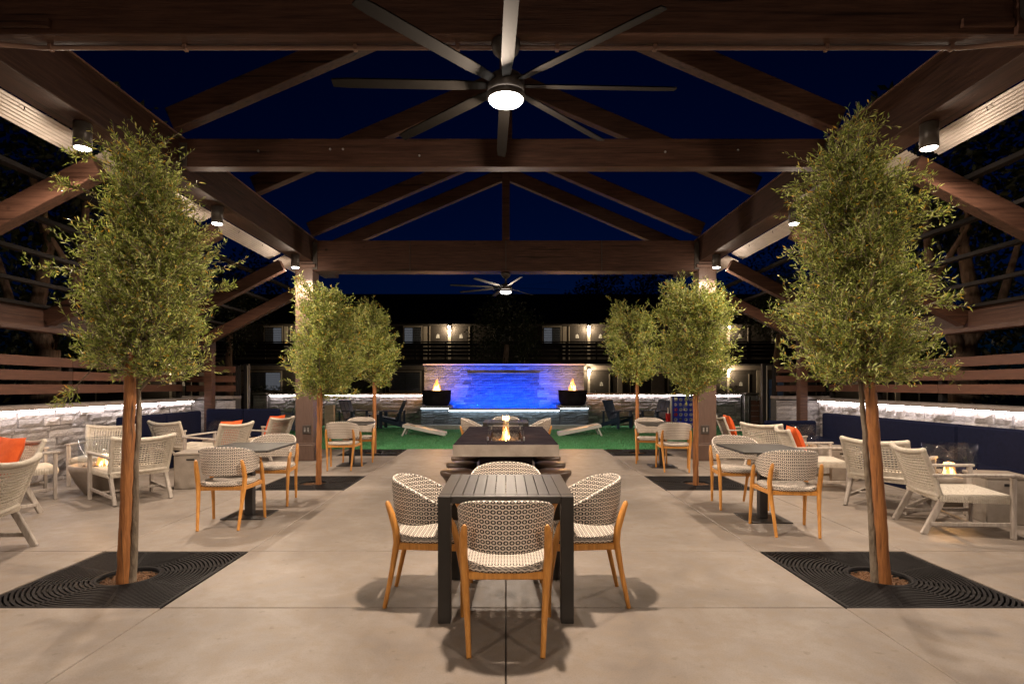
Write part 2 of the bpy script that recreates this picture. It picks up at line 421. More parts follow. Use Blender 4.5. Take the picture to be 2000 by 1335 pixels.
# ------------------------------------------------------------------ mesh builders
class MB:
    def __init__(s):
        s.v, s.f, s.uv, s.smooth = [], [], {}, []

    def add(s, verts, faces, uvs=None, smooth=False):
        o = len(s.v)
        s.v.extend([tuple(p) for p in verts])
        for i, f in enumerate(faces):
            if uvs is not None:
                s.uv[len(s.f)] = [uvs[k] for k in f]
            s.f.append(tuple(k + o for k in f))
            s.smooth.append(smooth)
        return s

    def hexa(s, c, ch=0.0):
        """chamfered box from centre matrix c: (Matrix, hx, hy, hz)"""
        mt, hx, hy, hz = c
        ch = min(ch, hx * 0.45, hy * 0.45, hz * 0.45)
        if ch <= 0:
            vs_ = [mt @ Vector((sx * hx, sy * hy, sz * hz)) for sx in (-1, 1) for sy in (-1, 1) for sz in (-1, 1)]
            return s.add(vs_, [(0, 1, 3, 2), (4, 6, 7, 5), (0, 4, 5, 1), (2, 3, 7, 6), (0, 2, 6, 4), (1, 5, 7, 3)])
        idx, vs_ = {}, []
        for sx in (-1, 1):
            for sy in (-1, 1):
                for sz in (-1, 1):
                    for ax in range(3):
                        h = [hx - ch, hy - ch, hz - ch]
                        h[ax] += ch
                        idx[(sx, sy, sz, ax)] = len(vs_)
                        vs_.append(mt @ Vector((sx * h[0], sy * h[1], sz * h[2])))
        fs = []
        for ax in range(3):
            a, b = (ax + 1) % 3, (ax + 2) % 3
            for sg in (-1, 1):
                q = []
                for (p, r) in ((-1, -1), (1, -1), (1, 1), (-1, 1)):
                    k = [0, 0, 0]
                    k[ax], k[a], k[b] = sg, p, r
                    q.append(idx[(*k, ax)])
                fs.append(q if sg > 0 else q[::-1])
            for p in (-1, 1):
                for r in (-1, 1):
                    q = []
                    for t, axx in ((-1, a), (1, a), (1, b), (-1, b)):
                        k = [0, 0, 0]
                        k[ax], k[a], k[b] = t, p, r
                        q.append(idx[(*k, axx)])
                    fs.append(q if p * r < 0 else q[::-1])
        for sx in (-1, 1):
            for sy in (-1, 1):
                for sz in (-1, 1):
                    q = [idx[(sx, sy, sz, ax)] for ax in range(3)]
                    fs.append(q if sx * sy * sz > 0 else q[::-1])
        return s.add(vs_, fs)

    def box(s, x0, x1, y0, y1, z0, z1, ch=0.0):
        mt = Matrix.Translation(((x0 + x1) / 2, (y0 + y1) / 2, (z0 + z1) / 2))
        return s.hexa((mt, abs(x1 - x0) / 2, abs(y1 - y0) / 2, abs(z1 - z0) / 2), ch)

    def bar(s, p0, p1, w, h, ch=0.0, up=(0, 0, 1)):
        """timber from p0 to p1: w across, h along `up`"""
        p0, p1, up = Vector(p0), Vector(p1), Vector(up)
        d = p1 - p0
        x = d.normalized()
        y = up.cross(x)
        if y.length < 1e-4:
            y = Vector((0, 1, 0)).cross(x)
        y.normalize()
        z = x.cross(y)
        mt = Matrix((x, y, z)).transposed().to_4x4()
        mt.translation = (p0 + p1) / 2
        return s.hexa((mt, d.length / 2, w / 2, h / 2), ch)

    def tube(s, pts, rad, n=8, caps=True, smooth=True):
        pts = [Vector(p) for p in pts]
        if isinstance(rad, (int, float)):
            rad = [rad] * len(pts)
        rings = []
        ref = Vector((0.13, 0.21, 0.97))
        for i, p in enumerate(pts):
            d = (pts[min(i + 1, len(pts) - 1)] - pts[max(i - 1, 0)]).normalized()
            if abs(d.dot(ref)) > 0.97:
                ref = Vector((0.97, 0.2, 0.1))
            a = d.cross(ref).normalized()
            b = d.cross(a).normalized()
            ref = b.cross(d) if False else ref
            rings.append([p + (a * math.cos(2 * math.pi * k / n) + b * math.sin(2 * math.pi * k / n)) * rad[i] for k in range(n)])
        vs_ = [q for r in rings for q in r]
        fs = []
        for i in range(len(pts) - 1):
            for k in range(n):
                k2 = (k + 1) % n
                fs.append((i * n + k, i * n + k2, (i + 1) * n + k2, (i + 1) * n + k))
        s.add(vs_, fs, smooth=smooth)
        if caps:
            m_ = len(pts) - 1
            s.add(rings[0], [tuple(range(n))])
            s.add(rings[m_], [tuple(range(n))[::-1]])
        return s

    def lathe(s, prof, n=24, c=(0, 0, 0), smooth=True):
        vs_, fs = [], []
        for r, z in prof:
            for k in range(n):
                a = 2 * math.pi * k / n
                vs_.append((c[0] + r * math.cos(a), c[1] + r * math.sin(a), c[2] + z))
        for i in range(len(prof) - 1):
            for k in range(n):
                k2 = (k + 1) % n
                fs.append((i * n + k, i * n + k2, (i + 1) * n + k2, (i + 1) * n + k))
        return s.add(vs_, fs, smooth=smooth)

    def grid(s, fn, nu, nv, smooth=True, flip=False, uvfn=None):
        vs_, uvs, fs = [], [], []
        for j in range(nv + 1):
            for i in range(nu + 1):
                vs_.append(fn(i / nu, j / nv))
                uvs.append(uvfn(i / nu, j / nv) if uvfn else (i / nu, j / nv))
        for j in range(nv):
            for i in range(nu):
                a = j * (nu + 1) + i
                q = (a, a + 1, a + nu + 2, a + nu + 1)
                fs.append(q[::-1] if flip else q)
        return s.add(vs_, fs, uvs, smooth)

    def mesh(s, name):
        me = bpy.data.meshes.new(name)
        me.from_pydata(s.v, [], s.f)
        if s.uv:
            ul = me.uv_layers.new(name='UVMap')
            data = [0.0] * (2 * len(me.loops))
            for pi, pol in enumerate(me.polygons):
                q = s.uv.get(pi)
                if q:
                    for li, t in zip(pol.loop_indices, q):
                        data[2 * li], data[2 * li + 1] = t
            ul.data.foreach_set('uv', data)
        if any(s.smooth):
            me.polygons.foreach_set('use_smooth', s.smooth)
        me.update()
        return me

def obj(name, mb, mat, parent=None, loc=None, rot=None, kind=None):
    me = mb.mesh(name) if isinstance(mb, MB) else mb
    if mat is not None and not me.materials:
        me.materials.append(M[mat] if isinstance(mat, str) else mat)
    o = bpy.data.objects.new(name, me)
    col.objects.link(o)
    if parent is not None:
        o.parent = parent
    if loc is not None:
        o.location = loc
    if rot is not None:
        o.rotation_euler = rot
    if kind:
        o['kind'] = kind
    return o

def tag(o, label, cat, group=None):
    o['label'] = label
    o['category'] = cat
    if group:
        o['group'] = group
    return o

def thing(name, label, cat, loc=(0, 0, 0), rz=0.0, group=None):
    o = bpy.data.objects.new(name, None)
    col.objects.link(o)
    o.location = loc
    o.rotation_euler = (0, 0, rz)
    o.empty_display_size = 0.1
    return tag(o, label, cat, group)

KIDS = {}
def copy_tree(root, loc, rz, label, group=None):
    if root not in KIDS:
        kids = {}
        for o in bpy.data.objects:
            if o.parent is not None:
                kids.setdefault(o.parent, []).append(o)
        KIDS[root] = (list(kids.get(root, [])), kids)
    ch, kids = KIDS[root]
    r = root.copy()
    col.objects.link(r)
    r.location = loc
    r.rotation_euler = (0, 0, rz)
    r['label'] = label
    if group:
        r['group'] = group
    for c in ch:
        k = c.copy()
        col.objects.link(k)
        k.parent = r
        for g in kids.get(c, []):
            q = g.copy()
            col.objects.link(q)
            q.parent = k
    return r

class Proto:
    """the first place() uses the built thing itself, later ones copy it with all its parts"""
    def __init__(s, root, group):
        s.root, s.group, s.used = root, group, False

    def place(s, loc, rz, label):
        if not s.used:
            s.used = True
            s.root.location = loc
            s.root.rotation_euler = (0, 0, rz)
            s.root['label'] = label
            s.root['group'] = s.group
            return s.root
        return copy_tree(s.root, loc, rz, label, s.group)

def light(name, kind, loc, power, color, parent=None, size=0.05, rot=None, spot=None, blend=0.5, sy=None):
    d = bpy.data.lights.new(name, kind)
    d.energy = power
    d.color = color
    if kind in ('POINT', 'SPOT'):
        d.shadow_soft_size = size
    if kind == 'SPOT':
        d.spot_size = math.radians(spot)
        d.spot_blend = blend
    if kind == 'AREA':
        d.shape = 'RECTANGLE'
        d.size = size
        d.size_y = sy or size
    o = bpy.data.objects.new(name, d)
    col.objects.link(o)
    o.location = loc
    if rot:
        o.rotation_euler = rot
    if parent:
        o.parent = parent
    return o

R = math.radians

# ------------------------------------------------------------------ ground, patio, turf
g = MB()
g.box(-300, 300, -120, 500, -0.6, -0.17)
obj('ground', g, 'ground', kind='structure')

GX = [(-3.40, -2.17), (2.14, 3.37)]
GY = [(3.55, 4.76), (7.52, 8.73), (11.18, 12.39)]
b = MB()
b.box(-7.2, 7.2, -5.0, 12.42, -0.169, -0.055)
patio = obj('patio_pavement', b, 'subbase', kind='structure')
xs = [-7.1, -5.3, -3.40, -2.17, 0.0, 2.14, 3.37, 5.3, 7.1]
ys = [-4.9, -2.4, 0.0, 1.75, 3.55, 4.76, 7.52, 8.73, 11.18, 12.40]
J = 0.0035
for i in range(len(xs) - 1):
    for j in range(len(ys) - 1):
        if i in (2, 5) and (ys[j], ys[j + 1]) in [(a, c) for a, c in GY] + [(11.18, 12.40)]:
            continue
        cx, cyy = (xs[i] + xs[i + 1]) / 2, (ys[j] + ys[j + 1]) / 2
        s_ = MB()
        hx, hy = (xs[i + 1] - xs[i]) / 2 - J, (ys[j + 1] - ys[j]) / 2 - J
        s_.box(-hx, hx, -hy, hy, -0.05, 0.0, 0.004)
        obj('slab', s_, 'concrete', patio, (cx, cyy, 0))

rnd = random.Random(7)
t = MB()
t.box(-9.2, 9.2, 12.43, 20.2, -0.169, -0.012)
obj('turf_lawn', t, 'turf_base', kind='structure')
t = MB()
for k in range(70000):
    y = 12.45 + 6.2 * rnd.random() ** 1.25
    x = rnd.uniform(-8.4, 8.4)
    if abs(x) > 8.6:
        continue
    a, h = rnd.uniform(0, 6.28), rnd.uniform(0.012, 0.026)
    w = 0.006
    ca, sa = math.cos(a) * w, math.sin(a) * w
    lx, ly = rnd.uniform(-0.012, 0.012), rnd.uniform(-0.012, 0.012)
    t.add([(x - ca, y - sa, -0.012), (x + ca, y + sa, -0.012), (x + lx, y + ly, h)], [(0, 1, 2)])
tb = obj('turf_grass', t, 'turf', kind='stuff')
tb['label'] = 'short green artificial turf blades in front of the water wall'

# ------------------------------------------------------------------ tree grates
def grate_mesh():
    m_ = MB()
    half = 0.600
    zt = -0.004
    for k in range(22):
        r0 = 0.215 + k * 0.0285
        r1 = r0 + 0.0165
        n = 120
        for q in range(n):
            a0, a1 = 2 * math.pi * q / n, 2 * math.pi * (q + 1) / n
            am = (a0 + a1) / 2
            if max(abs(r1 * math.cos(am)), abs(r1 * math.sin(am))) > half - 0.012:
                continue
            p = [(r0 * math.cos(a0), r0 * math.sin(a0)), (r1 * math.cos(a0), r1 * math.sin(a0)), (r1 * math.cos(a1), r1 * math.sin(a1)), (r0 * math.cos(a1), r0 * math.sin(a1))]
            vs_ = [(x, y, zt) for x, y in p] + [(x, y, zt - 0.02) for x, y in p]
            m_.add(vs_, [(0, 1, 2, 3), (1, 5, 6, 2), (0, 3, 7, 4)])
    return m_

gm = grate_mesh().mesh('slotted_ring')
fr = MB()
for sx in (-1, 1):
    fr.box(sx * 0.600, sx * 0.572, -0.600, 0.600, -0.05, -0.002, 0.003)
    fr.box(-0.5715, 0.5715, sx * 0.600, sx * 0.572, -0.05, -0.002, 0.003)
fm = fr.mesh('frame')
sp = MB()
for q in range(8):
    a = math.pi / 8 + q * math.pi / 4
    L = 0.57 / max(abs(math.cos(a)), abs(math.sin(a)))
    sp.bar((0.2 * math.cos(a), 0.2 * math.sin(a), -0.012), (L * math.cos(a), L * math.sin(a), -0.012), 0.022, 0.016)
sp.lathe([(0.195, -0.03), (0.195, -0.003), (0.214, -0.003), (0.214, -0.03)], 40)
spm = sp.mesh('spoke')
ml = MB()
ml.lathe([(0.001, -0.035), (0.10, -0.036), (0.194, -0.045), (0.194, -0.1)], 28)
mm = ml.mesh('mulch_bed')
chips = MB()
rc = random.Random(3)
for k in range(260):
    r_, a = 0.185 * math.sqrt(rc.random()), rc.uniform(0, 6.28)
    p = Vector((r_ * math.cos(a), r_ * math.sin(a), -0.034))
    d = Vector((rc.uniform(-1, 1), rc.uniform(-1, 1), rc.uniform(-0.3, 0.5))).normalized() * rc.uniform(0.008, 0.02)
    chips.bar(p - d, p + d, 0.009, 0.005)
chm = chips.mesh('bark_chips')
soil = MB()
soil.box(-0.598, 0.598, -0.598, 0.598, -0.14, -0.051)
soilm = soil.mesh('soil_bed')
where = {(0, 0): 'at the foot of the nearest olive tree on the left', (1, 0): 'at the foot of the nearest olive tree on the right',
         (0, 1): 'in front of the left post', (1, 1): 'in front of the right post',
         (0, 2): 'at the edge of the lawn on the left', (1, 2): 'at the edge of the lawn on the right'}
for i, (a, c) in enumerate(GX):
    for j, (d, e) in enumerate(GY):
        gr = thing('tree_grate', 'square black iron tree grate ' + where[(i, j)], 'tree grate', ((a + c) / 2, (d + e) / 2, 0), 0, 'tree grates in the patio')
        obj('slotted_ring', gm, 'grate', gr)
        obj('frame', fm, 'grate', gr)
        obj('spoke', spm, 'grate', gr)
        obj('mulch_bed', mm, 'mulch', gr)
        obj('soil_bed', soilm, 'subbase', gr)
        o = obj('bark_chips', chm, 'mulch', gr)
        o['kind'] = 'stuff'

# ------------------------------------------------------------------ pavilion
pav = thing('timber_pavilion', 'dark brown timber pavilion with open gable trusses over the patio', 'pavilion')
BX0, BX1, BZ0, BZ1 = 3.59, 3.90, 3.70, 4.14
Y_NEAR, Y_FAR = -4.6, 12.1
for s in (-1, 1):
    m_ = MB()
    m_.box(s * BX0, s * BX1, Y_NEAR, Y_FAR, BZ0, BZ1, 0.006)
    obj('main_beam', m_, 'beam_y', pav)
    m_ = MB()   # pale drip edge along the beam top
    m_.box(s * (BX0 - 0.012), s * (BX0 + 0.03), Y_NEAR, Y_FAR, BZ1 + 0.002, BZ1 + 0.014)
    obj('drip_edge', m_, 'conduit', pav)
    # posts
    for py in (10.62, 3.475, -3.67):
        m_ = MB()
        m_.box(-0.165, 0.165, -0.165, 0.165, 0.0, 3.697, 0.008)
        p_ = obj('post', m_, 'post', pav, (s * 3.745, py, 0))
        m_ = MB()
        m_.box(-0.195, 0.195, -0.195, 0.195, 0.003, 0.30, 0.008)
        m_.box(-0.182, 0.182, -0.182, 0.182, 0.302, 0.325, 0.006)
        obj('base_trim', m_, 'post', p_)
        m_ = MB()
        m_.box(-0.215, 0.215, -0.215, 0.215, 3.58, 3.64, 0.008)
        obj('head_trim', m_, 'post', p_)
        m_ = MB()
        m_.box(-0.075, 0.075, -0.185, -0.167, 0.50, 0.66, 0.004)
        ob_ = obj('outlet_box', m_, 'bronze', p_, (0.05 * -s, 0, 0))
        for dx in (-0.032, 0.032):
            m_ = MB()
            m_.box(dx - 0.014, dx + 0.014, -0.1885, -0.1865, 0.54, 0.62)
            obj('socket', m_, 'steel', ob_)

def tie(y0, y1, z0, z1, x=BX0):
    m_ = MB()
    m_.box(-x + 0.003, x - 0.003, y0, y1, z0, z1, 0.006)
    return obj('tie_beam', m_, 'beam', pav)
t1 = tie(3.40, 3.55, 3.52, 4.09)
tie(6.19, 6.34, 3.80, 4.11)
tie(10.46, 10.78, 3.52, 4.09, 3.57)
tie(-3.75, -3.60, 3.52, 4.09)
for x, dz in ((-2.72, 0.17), (-1.93, 0.19), (-1.79, 0.19), (-0.95, 0.12), (1.75, 0.16), (2.55, 0.18)):
    m_ = MB()
    m_.lathe([(0.001, 0.0), (0.012, 0.0), (0.013, 0.006)], 8)
    o = obj('bolt', m_, 'steel', pav, (x, 6.188, 3.80 + dz))
    o.rotation_euler = (R(90), 0, 0)
for s in (-1, 1):
    for y, z in ((3.39, 3.55), (6.18, 3.80), (10.45, 3.55)):
        m_ = MB()
        m_.box(s * 3.50, s * 3.585, y - 0.004, y + 0.004, z, z + 0.26 if z > 3.7 else z + 0.5, 0.002)
        pl = obj('hanger_plate', m_, 'bronze', pav)
        for q in range(3):
            m_ = MB()
            m_.lathe([(0.001, 0.0), (0.010, 0.0), (0.011, 0.006)], 8)
            o = obj('bolt', m_, 'bronze', pl, (s * 3.54, y - 0.005, z + 0.06 + 0.07 * q))
            o.rotation_euler = (R(90), 0, 0)
# joint plates on the deep beam
for x in (-1.78, 0.0, 1.78):
    m_ = MB()
    m_.box(x - 0.006, x + 0.006, 10.452, 10.458, 3.53, 4.08)
    obj('joint_cover', m_, 'bronze', pav)
for s in (-1, 1):
    m_ = MB()
    m_.box(s * 2.74, s * 3.05, 3.372, 3.397, 3.548, 3.60, 0.003)
    obj('ledger_block', m_, 'beam', pav)
    m_ = MB()
    m_.box(s * 3.06, s * 3.30, 3.365, 3.397, 3.50, 4.07, 0.004)
    obj('corner_board', m_, 'beam', pav)
APEX = 5.78
def rafters(y, w=0.14, h=0.25):
    for s in (-1, 1):
        m_ = MB()
        m_.bar((s * 3.62, y, 4.265), (s * 0.075, y, APEX), w, h, 0.006)
        obj('rafter', m_, 'beam', pav)
for y in (-1.0, 1.2, 3.475, 6.12, 8.12, 10.40, 11.75):
    rafters(y)
for y, z0 in ((3.475, 4.093), (6.265, 4.113), (10.40, 4.093), (11.75, 4.35)):
    m_ = MB()
    m_.box(-0.07, 0.07, y - 0.072, y + 0.072, z0, APEX + 0.15, 0.006)
    obj('king_post', m_, 'beam', pav)
m_ = MB()
m_.box(-0.055, 0.055, Y_NEAR, Y_FAR, APEX + 0.16, APEX + 0.42, 0.006)
obj('ridge_beam', m_, 'beam_y', pav)
# lean-to roofs either side
SL = 0.52
def roof_z(x):
    return 3.66 - SL * (abs(x) - 3.9)
for s in (-1, 1):
    for y in (-1.0, 1.0, 3.1, 5.42, 7.65, 9.85, 11.55):
        m_ = MB()
        m_.bar((s * 3.905, y, roof_z(3.905) - 0.16), (s * 6.22, y, roof_z(6.22) - 0.16), 0.14, 0.20, 0.006)
        obj('lean_to_rafter', m_, 'beam', pav)
    for x in (4.42, 4.88, 5.34, 5.80, 6.2):
        m_ = MB()
        m_.bar((s * x, Y_NEAR, roof_z(x) - 0.014), (s * x, Y_FAR, roof_z(x) - 0.014), 0.09, 0.045, 0.004)
        obj('purlin', m_, 'purlin', pav)
    m_ = MB()
    m_.box(s * 6.225, s * 6.40, Y_NEAR, Y_FAR, 2.12, 2.46, 0.006)
    obj('eave_beam', m_, 'beam_y', pav)
    for py in (2.9, 12.0):
        m_ = MB()
        m_.box(-0.08, 0.08, -0.08, 0.08, -0.05, 2.117, 0.005)
        obj('eave_post', m_, 'beam', pav, (s * 6.31, py, 0))
    # corrugated strip between rafters
    yy = [-4.5, -1.0, 1.0, 3.1, 5.42, 7.65, 9.85, 11.55]
    for a, c in zip(yy[:-1], yy[1:]):
        m_ = MB()
        nx = 36
        def fn(u, v, a=a, c=c):
            x = 3.906 + 0.205 * u
            z = roof_z(x) + 0.035 + 0.006 * math.sin(u * 7 * 2 * math.pi)
            return (s * x, a + 0.075 + (c - a - 0.15) * v, z)
        m_.grid(fn, nx, 1, smooth=True)
        obj('corrugated_strip', m_, 'corrugated', pav)
    # hooks hanging from the strip edge
    for y in (3.9, 4.6, 6.0, 6.9, 8.3, 9.1):
        m_ = MB()
        x = 3.93
        m_.tube([(s * x, y, 3.70), (s * x, y, 3.66), (s * (x + 0.008), y, 3.64)], 0.004, 5)
        obj('hook', m_, 'black', pav)
# conduit along the first tie beam, with clips
m_ = MB()
zc, yc = 3.504, 3.515
pts = [(-3.55, 3.20, 3.42), (-3.25, 3.36, 3.455), (-3.02, 3.48, 3.495), (-2.90, yc, zc), (-0.09, yc, zc), (0.09, yc, zc), (2.84, yc, zc), (2.96, 3.48, 3.495), (3.2, 3.36, 3.455), (3.55, 3.20, 3.42)]
m_.tube(pts, 0.014, 10)
cd = obj('conduit', m_, 'conduit', pav)
for x in (-2.84, -0.94, -0.30, 0.32, 0.93, 2.0, 2.78, -2.0):
    m_ = MB()
    m_.box(x - 0.012, x + 0.012, yc - 0.018, yc + 0.018, zc - 0.019, zc + 0.022, 0.003)
    obj('clip', m_, 'conduit', cd)
# speaker up in the right corner
spk = thing('speaker', 'black speaker in the upper right corner of the pavilion', 'speaker', (3.14, 3.30, 3.70), R(-25))
m_ = MB()
m_.box(-0.09, 0.09, -0.08, 0.08, -0.13, 0.13, 0.03)
obj('cabinet', m_, 'black', spk)
m_ = MB()
m_.box(-0.075, 0.075, -0.088, -0.0815, -0.115, 0.115, 0.003)
obj('grille', m_, 'grate', spk)

# ------------------------------------------------------------------ lamps
def make_downlight():
    d = thing('downlight', '', 'lamp')
    m_ = MB()
    m_.lathe([(0.001, 0.22), (0.068, 0.22), (0.072, 0.215), (0.072, 0.0), (0.066, 0.0), (0.064, 0.012)], 28)
    obj('housing', m_, 'bronze', d)
    m_ = MB()
    m_.lathe([(0.001, -0.016), (0.035, -0.013), (0.058, -0.003), (0.064, 0.012)], 28)
    obj('lens', m_, 'lens', d)
    light('downlight_spot', 'SPOT', (0, 0, -0.03), DOWN_W, WARM, d, 0.045, spot=166, blend=0.35)
    light('downlight_spill', 'POINT', (0, 0, -0.05), SPILL_W, WARM, d, 0.03)
    return d
DOWN_W, SPILL_W = 350.0, 13.0
dl = Proto(make_downlight(), 'cylinder lamps under the main beams')
for s, side in ((-1, 'left'), (1, 'right')):
    for y, wh in ((4.95, 'nearest of the three lit bronze cylinder lamps under the {} beam'), (7.26, 'middle of the three lit bronze cylinder lamps under the {} beam'),
                  (9.95, 'lit bronze cylinder lamp beside the head of the {} post')):
        dl.place((s * 3.72, y, 3.478), 0, wh.format(side))
    dl.place((s * 3.72, -1.0, 3.478), 0, 'bronze cylinder lamp under the %s beam, behind the camera' % side)

def make_fan():
    f = thing('ceiling_fan', '', 'ceiling fan')
    m_ = MB()
    m_.lathe([(0.001, 0.0), (0.085, 0.0), (0.09, -0.02), (0.08, -0.06), (0.04, -0.10), (0.018, -0.11), (0.018, -0.20), (0.05, -0.205), (0.10, -0.22), (0.115, -0.25), (0.115, -0.31), (0.10, -0.325), (0.001, -0.325)], 28)
    obj('motor_housing', m_, 'bronze', f)
    for k in range(8):
        m_ = MB()
        def fn(u, v, sgn=1):
            r = 0.11 + 0.95 * u
            w = (0.024 + 0.013 * min(1, u * 5)) * (1 if u < 0.97 else 0.8)
            yy_ = (v - 0.5) * 2 * w
            return (r, yy_, -0.275 + yy_ * 0.22)
        m_.grid(fn, 10, 2)
        m_.grid(lambda u, v: (fn(u, v)[0], fn(u, v)[1], fn(u, v)[2] + 0.008), 10, 2, flip=True)
        obj('blade', m_, 'blade', f, rot=(0, 0, k * math.pi / 4))
    m_ = MB()
    m_.lathe([(0.118, -0.326), (0.118, -0.352), (0.108, -0.36)], 28)
    obj('lamp_collar', m_, 'bronze', f)
    m_ = MB()
    m_.lathe([(0.001, -0.392), (0.06, -0.387), (0.10, -0.37), (0.107, -0.355)], 28)
    obj('lamp_lens', m_, 'lens', f)
    light('fan_lamp', 'SPOT', (0, 0, -0.41), FAN_W, WARM, f, 0.065, spot=172, blend=0.6)
    light('fan_glow', 'POINT', (0, 0, -0.418), FAN_G, WARM, f, 0.02)
    return f
FAN_W, FAN_G = 400.0, 130.0
fan = Proto(make_fan(), 'ceiling fans under the tie beams')
fan.place((0, 3.475, 3.517), R(2), 'large eight blade ceiling fan with lit lamp, nearest the camera')
fan.place((0, 10.62, 3.517), R(14), 'smaller looking eight blade ceiling fan under the deep far beam')
fan.place((0, -3.67, 3.517), R(10), 'eight blade ceiling fan in the bay behind the camera')

# ------------------------------------------------------------------ stone walls
def stone_variants(n, seed):
    out = []
    rs = random.Random(seed)
    for _ in range(n):
        m_ = MB()
        nu, nv = 4, 2
        vs_ = []
        for j in range(nv + 1):
            for i in range(nu + 1):
                ed = (i in (0, nu)) + (j in (0, nv))
                dep = rs.uniform(-0.018, 0.0) if ed == 0 else rs.uniform(-0.004, 0.010)
                vs_.append((i / nu - 0.5 + (0 if i in (0, nu) else rs.uniform(-0.06, 0.06)), dep, j / nv - 0.5 + (0 if j in (0, nv) else rs.uniform(-0.1, 0.1))))
        fs = []
        for j in range(nv):
            for i in range(nu):
                a = j * (nu + 1) + i
                fs.append((a, a + 1, a + nu + 2, a + nu + 1))
        ring = [i for i in range(nu + 1)] + [j * (nu + 1) + nu for j in range(1, nv + 1)] + [nv * (nu + 1) + i for i in range(nu - 1, -1, -1)] + [j * (nu + 1) for j in range(nv - 1, 0, -1)]
        b0 = len(vs_)
        for k in ring:
            vs_.append((vs_[k][0], 0.12, vs_[k][2]))
        for k in range(len(ring)):
            k2 = (k + 1) % len(ring)
            fs.append((ring[k2], ring[k], b0 + k, b0 + k2))
        m_.add(vs_, fs)
        out.append(m_.mesh('stone'))
    return out
STONES = stone_variants(10, 21)
for s_ in STONES:
    s_.materials.append(M['stone'])
WET = stone_variants(10, 22)
for s_ in WET:
    s_.materials.append(M['wet_stone'])
SOAKED = stone_variants(6, 23)
for s_ in SOAKED:
    s_.materials.append(M['soaked_stone'])

def lay_stones(parent, x0, x1, z0, z1, ch, lens, rough, variants, seed, yf=0.0, soak=0.0):
    """courses of split stones on the parent's local -Y face"""
    rs = random.Random(seed)
    z = z0
    while z < z1 - 0.03:
        h = min(rs.uniform(*ch), z1 - z)
        if z1 - (z + h) < 0.035:
            h = z1 - z
        x = x0
        while x < x1 - 0.02:
            w = min(rs.uniform(*lens), x1 - x)
            if x1 - (x + w) < 0.08:
                w = x1 - x
            pick = rs.choice(variants)
            if soak and abs(x + w / 2) < soak and z < 1.80:
                pick = rs.choice(SOAKED)
            o = bpy.data.objects.new('stone', pick)
            col.objects.link(o)
            o.parent = parent
            o.location = (x + w / 2, yf - rs.uniform(0, rough), z + h / 2)
            o.scale = (w - 0.005, 1, h - 0.005)
            x += w
        z += h

def stone_wall(label, p0, p1, h, seed, led=True, ch=(0.07, 0.13), lens=(0.2, 0.46), rough=0.035, variants=STONES, depth=0.3, capm='cap', capn=1.1, group=None, z0=0.0, over=0.09):
    """wall between two ground points; the fair face is on the right of the way p0 -> p1"""
    p0, p1 = Vector((*p0, 0)), Vector((*p1, 0))
    d = p1 - p0
    L = d.length
    w = thing('stone_wall', label, 'wall', p0, math.atan2(d.y, d.x), group)
    m_ = MB()
    m_.box(0, L, 0.05, depth, -0.16, h - 0.002)
    obj('core', m_, 'mortar', w)
    lay_stones(w, 0.0, L, z0, h - 0.03, ch, lens, rough, variants, seed)
    n = max(1, round(L / capn))
    for k in range(n):
        m_ = MB()
        m_.box(L * k / n + 0.002, L * (k + 1) / n - 0.002, -over, depth + 0.03, h + 0.001, h + 0.065, 0.006)
        obj('cap_stone', m_, capm, w)
    if led:
        m_ = MB()
        m_.box(0.02, L - 0.02, -over + 0.022, -over + 0.036, h - 0.014, h - 0.001)
        obj('led_strip', m_, 'led', w)
    return w
# long side walls
stone_wall('long low split stone wall behind the left lounge chairs, lit by a strip under its cap', (-6.15, 2.0), (-6.85, 12.25), 1.06, 31, group='lit split stone walls', rough=0.05, ch=(0.06, 0.12))
stone_wall('long low split stone wall behind the right navy bench, lit by a strip under its cap', (6.85, 12.25), (6.10, 2.0), 1.06, 32, group='lit split stone walls', rough=0.05, ch=(0.06, 0.12))
# return walls at the far ends, unlit
stone_wall('short unlit stone return wall at the end of the left fence', (-7.15, 12.35), (-5.95, 12.35), 1.10, 33, led=False, group='stone return walls', lens=(0.25, 0.5), rough=0.015)
stone_wall('short unlit stone return wall at the end of the right fence', (5.95, 12.35), (7.15, 12.35), 1.10, 34, led=False, group='stone return walls', lens=(0.25, 0.5), rough=0.015)
# far walls beyond the lawn
stone_wall('lit stone wall beyond the lawn, left of the water wall', (-8.3, 19.8), (-2.92, 19.8), 1.06, 35, group='lit split stone walls', lens=(0.25, 0.6), ch=(0.08, 0.14))
stone_wall('lit stone wall beyond the lawn, right of the water wall', (2.78, 19.8), (8.25, 19.8), 1.06, 36, group='lit split stone walls', lens=(0.25, 0.6), ch=(0.08, 0.14))
for s, lab in ((-1, 'left'), (1, 'right')):
    stone_wall('small square stone pier at the outer end of the far %s wall' % lab, (s * 8.55 - 0.24, 19.6), (s * 8.55 + 0.24, 19.6), 1.08, 37 + s, led=False, lens=(0.2, 0.48), rough=0.02, capn=0.6, group='stone piers beyond the lawn', depth=0.5)

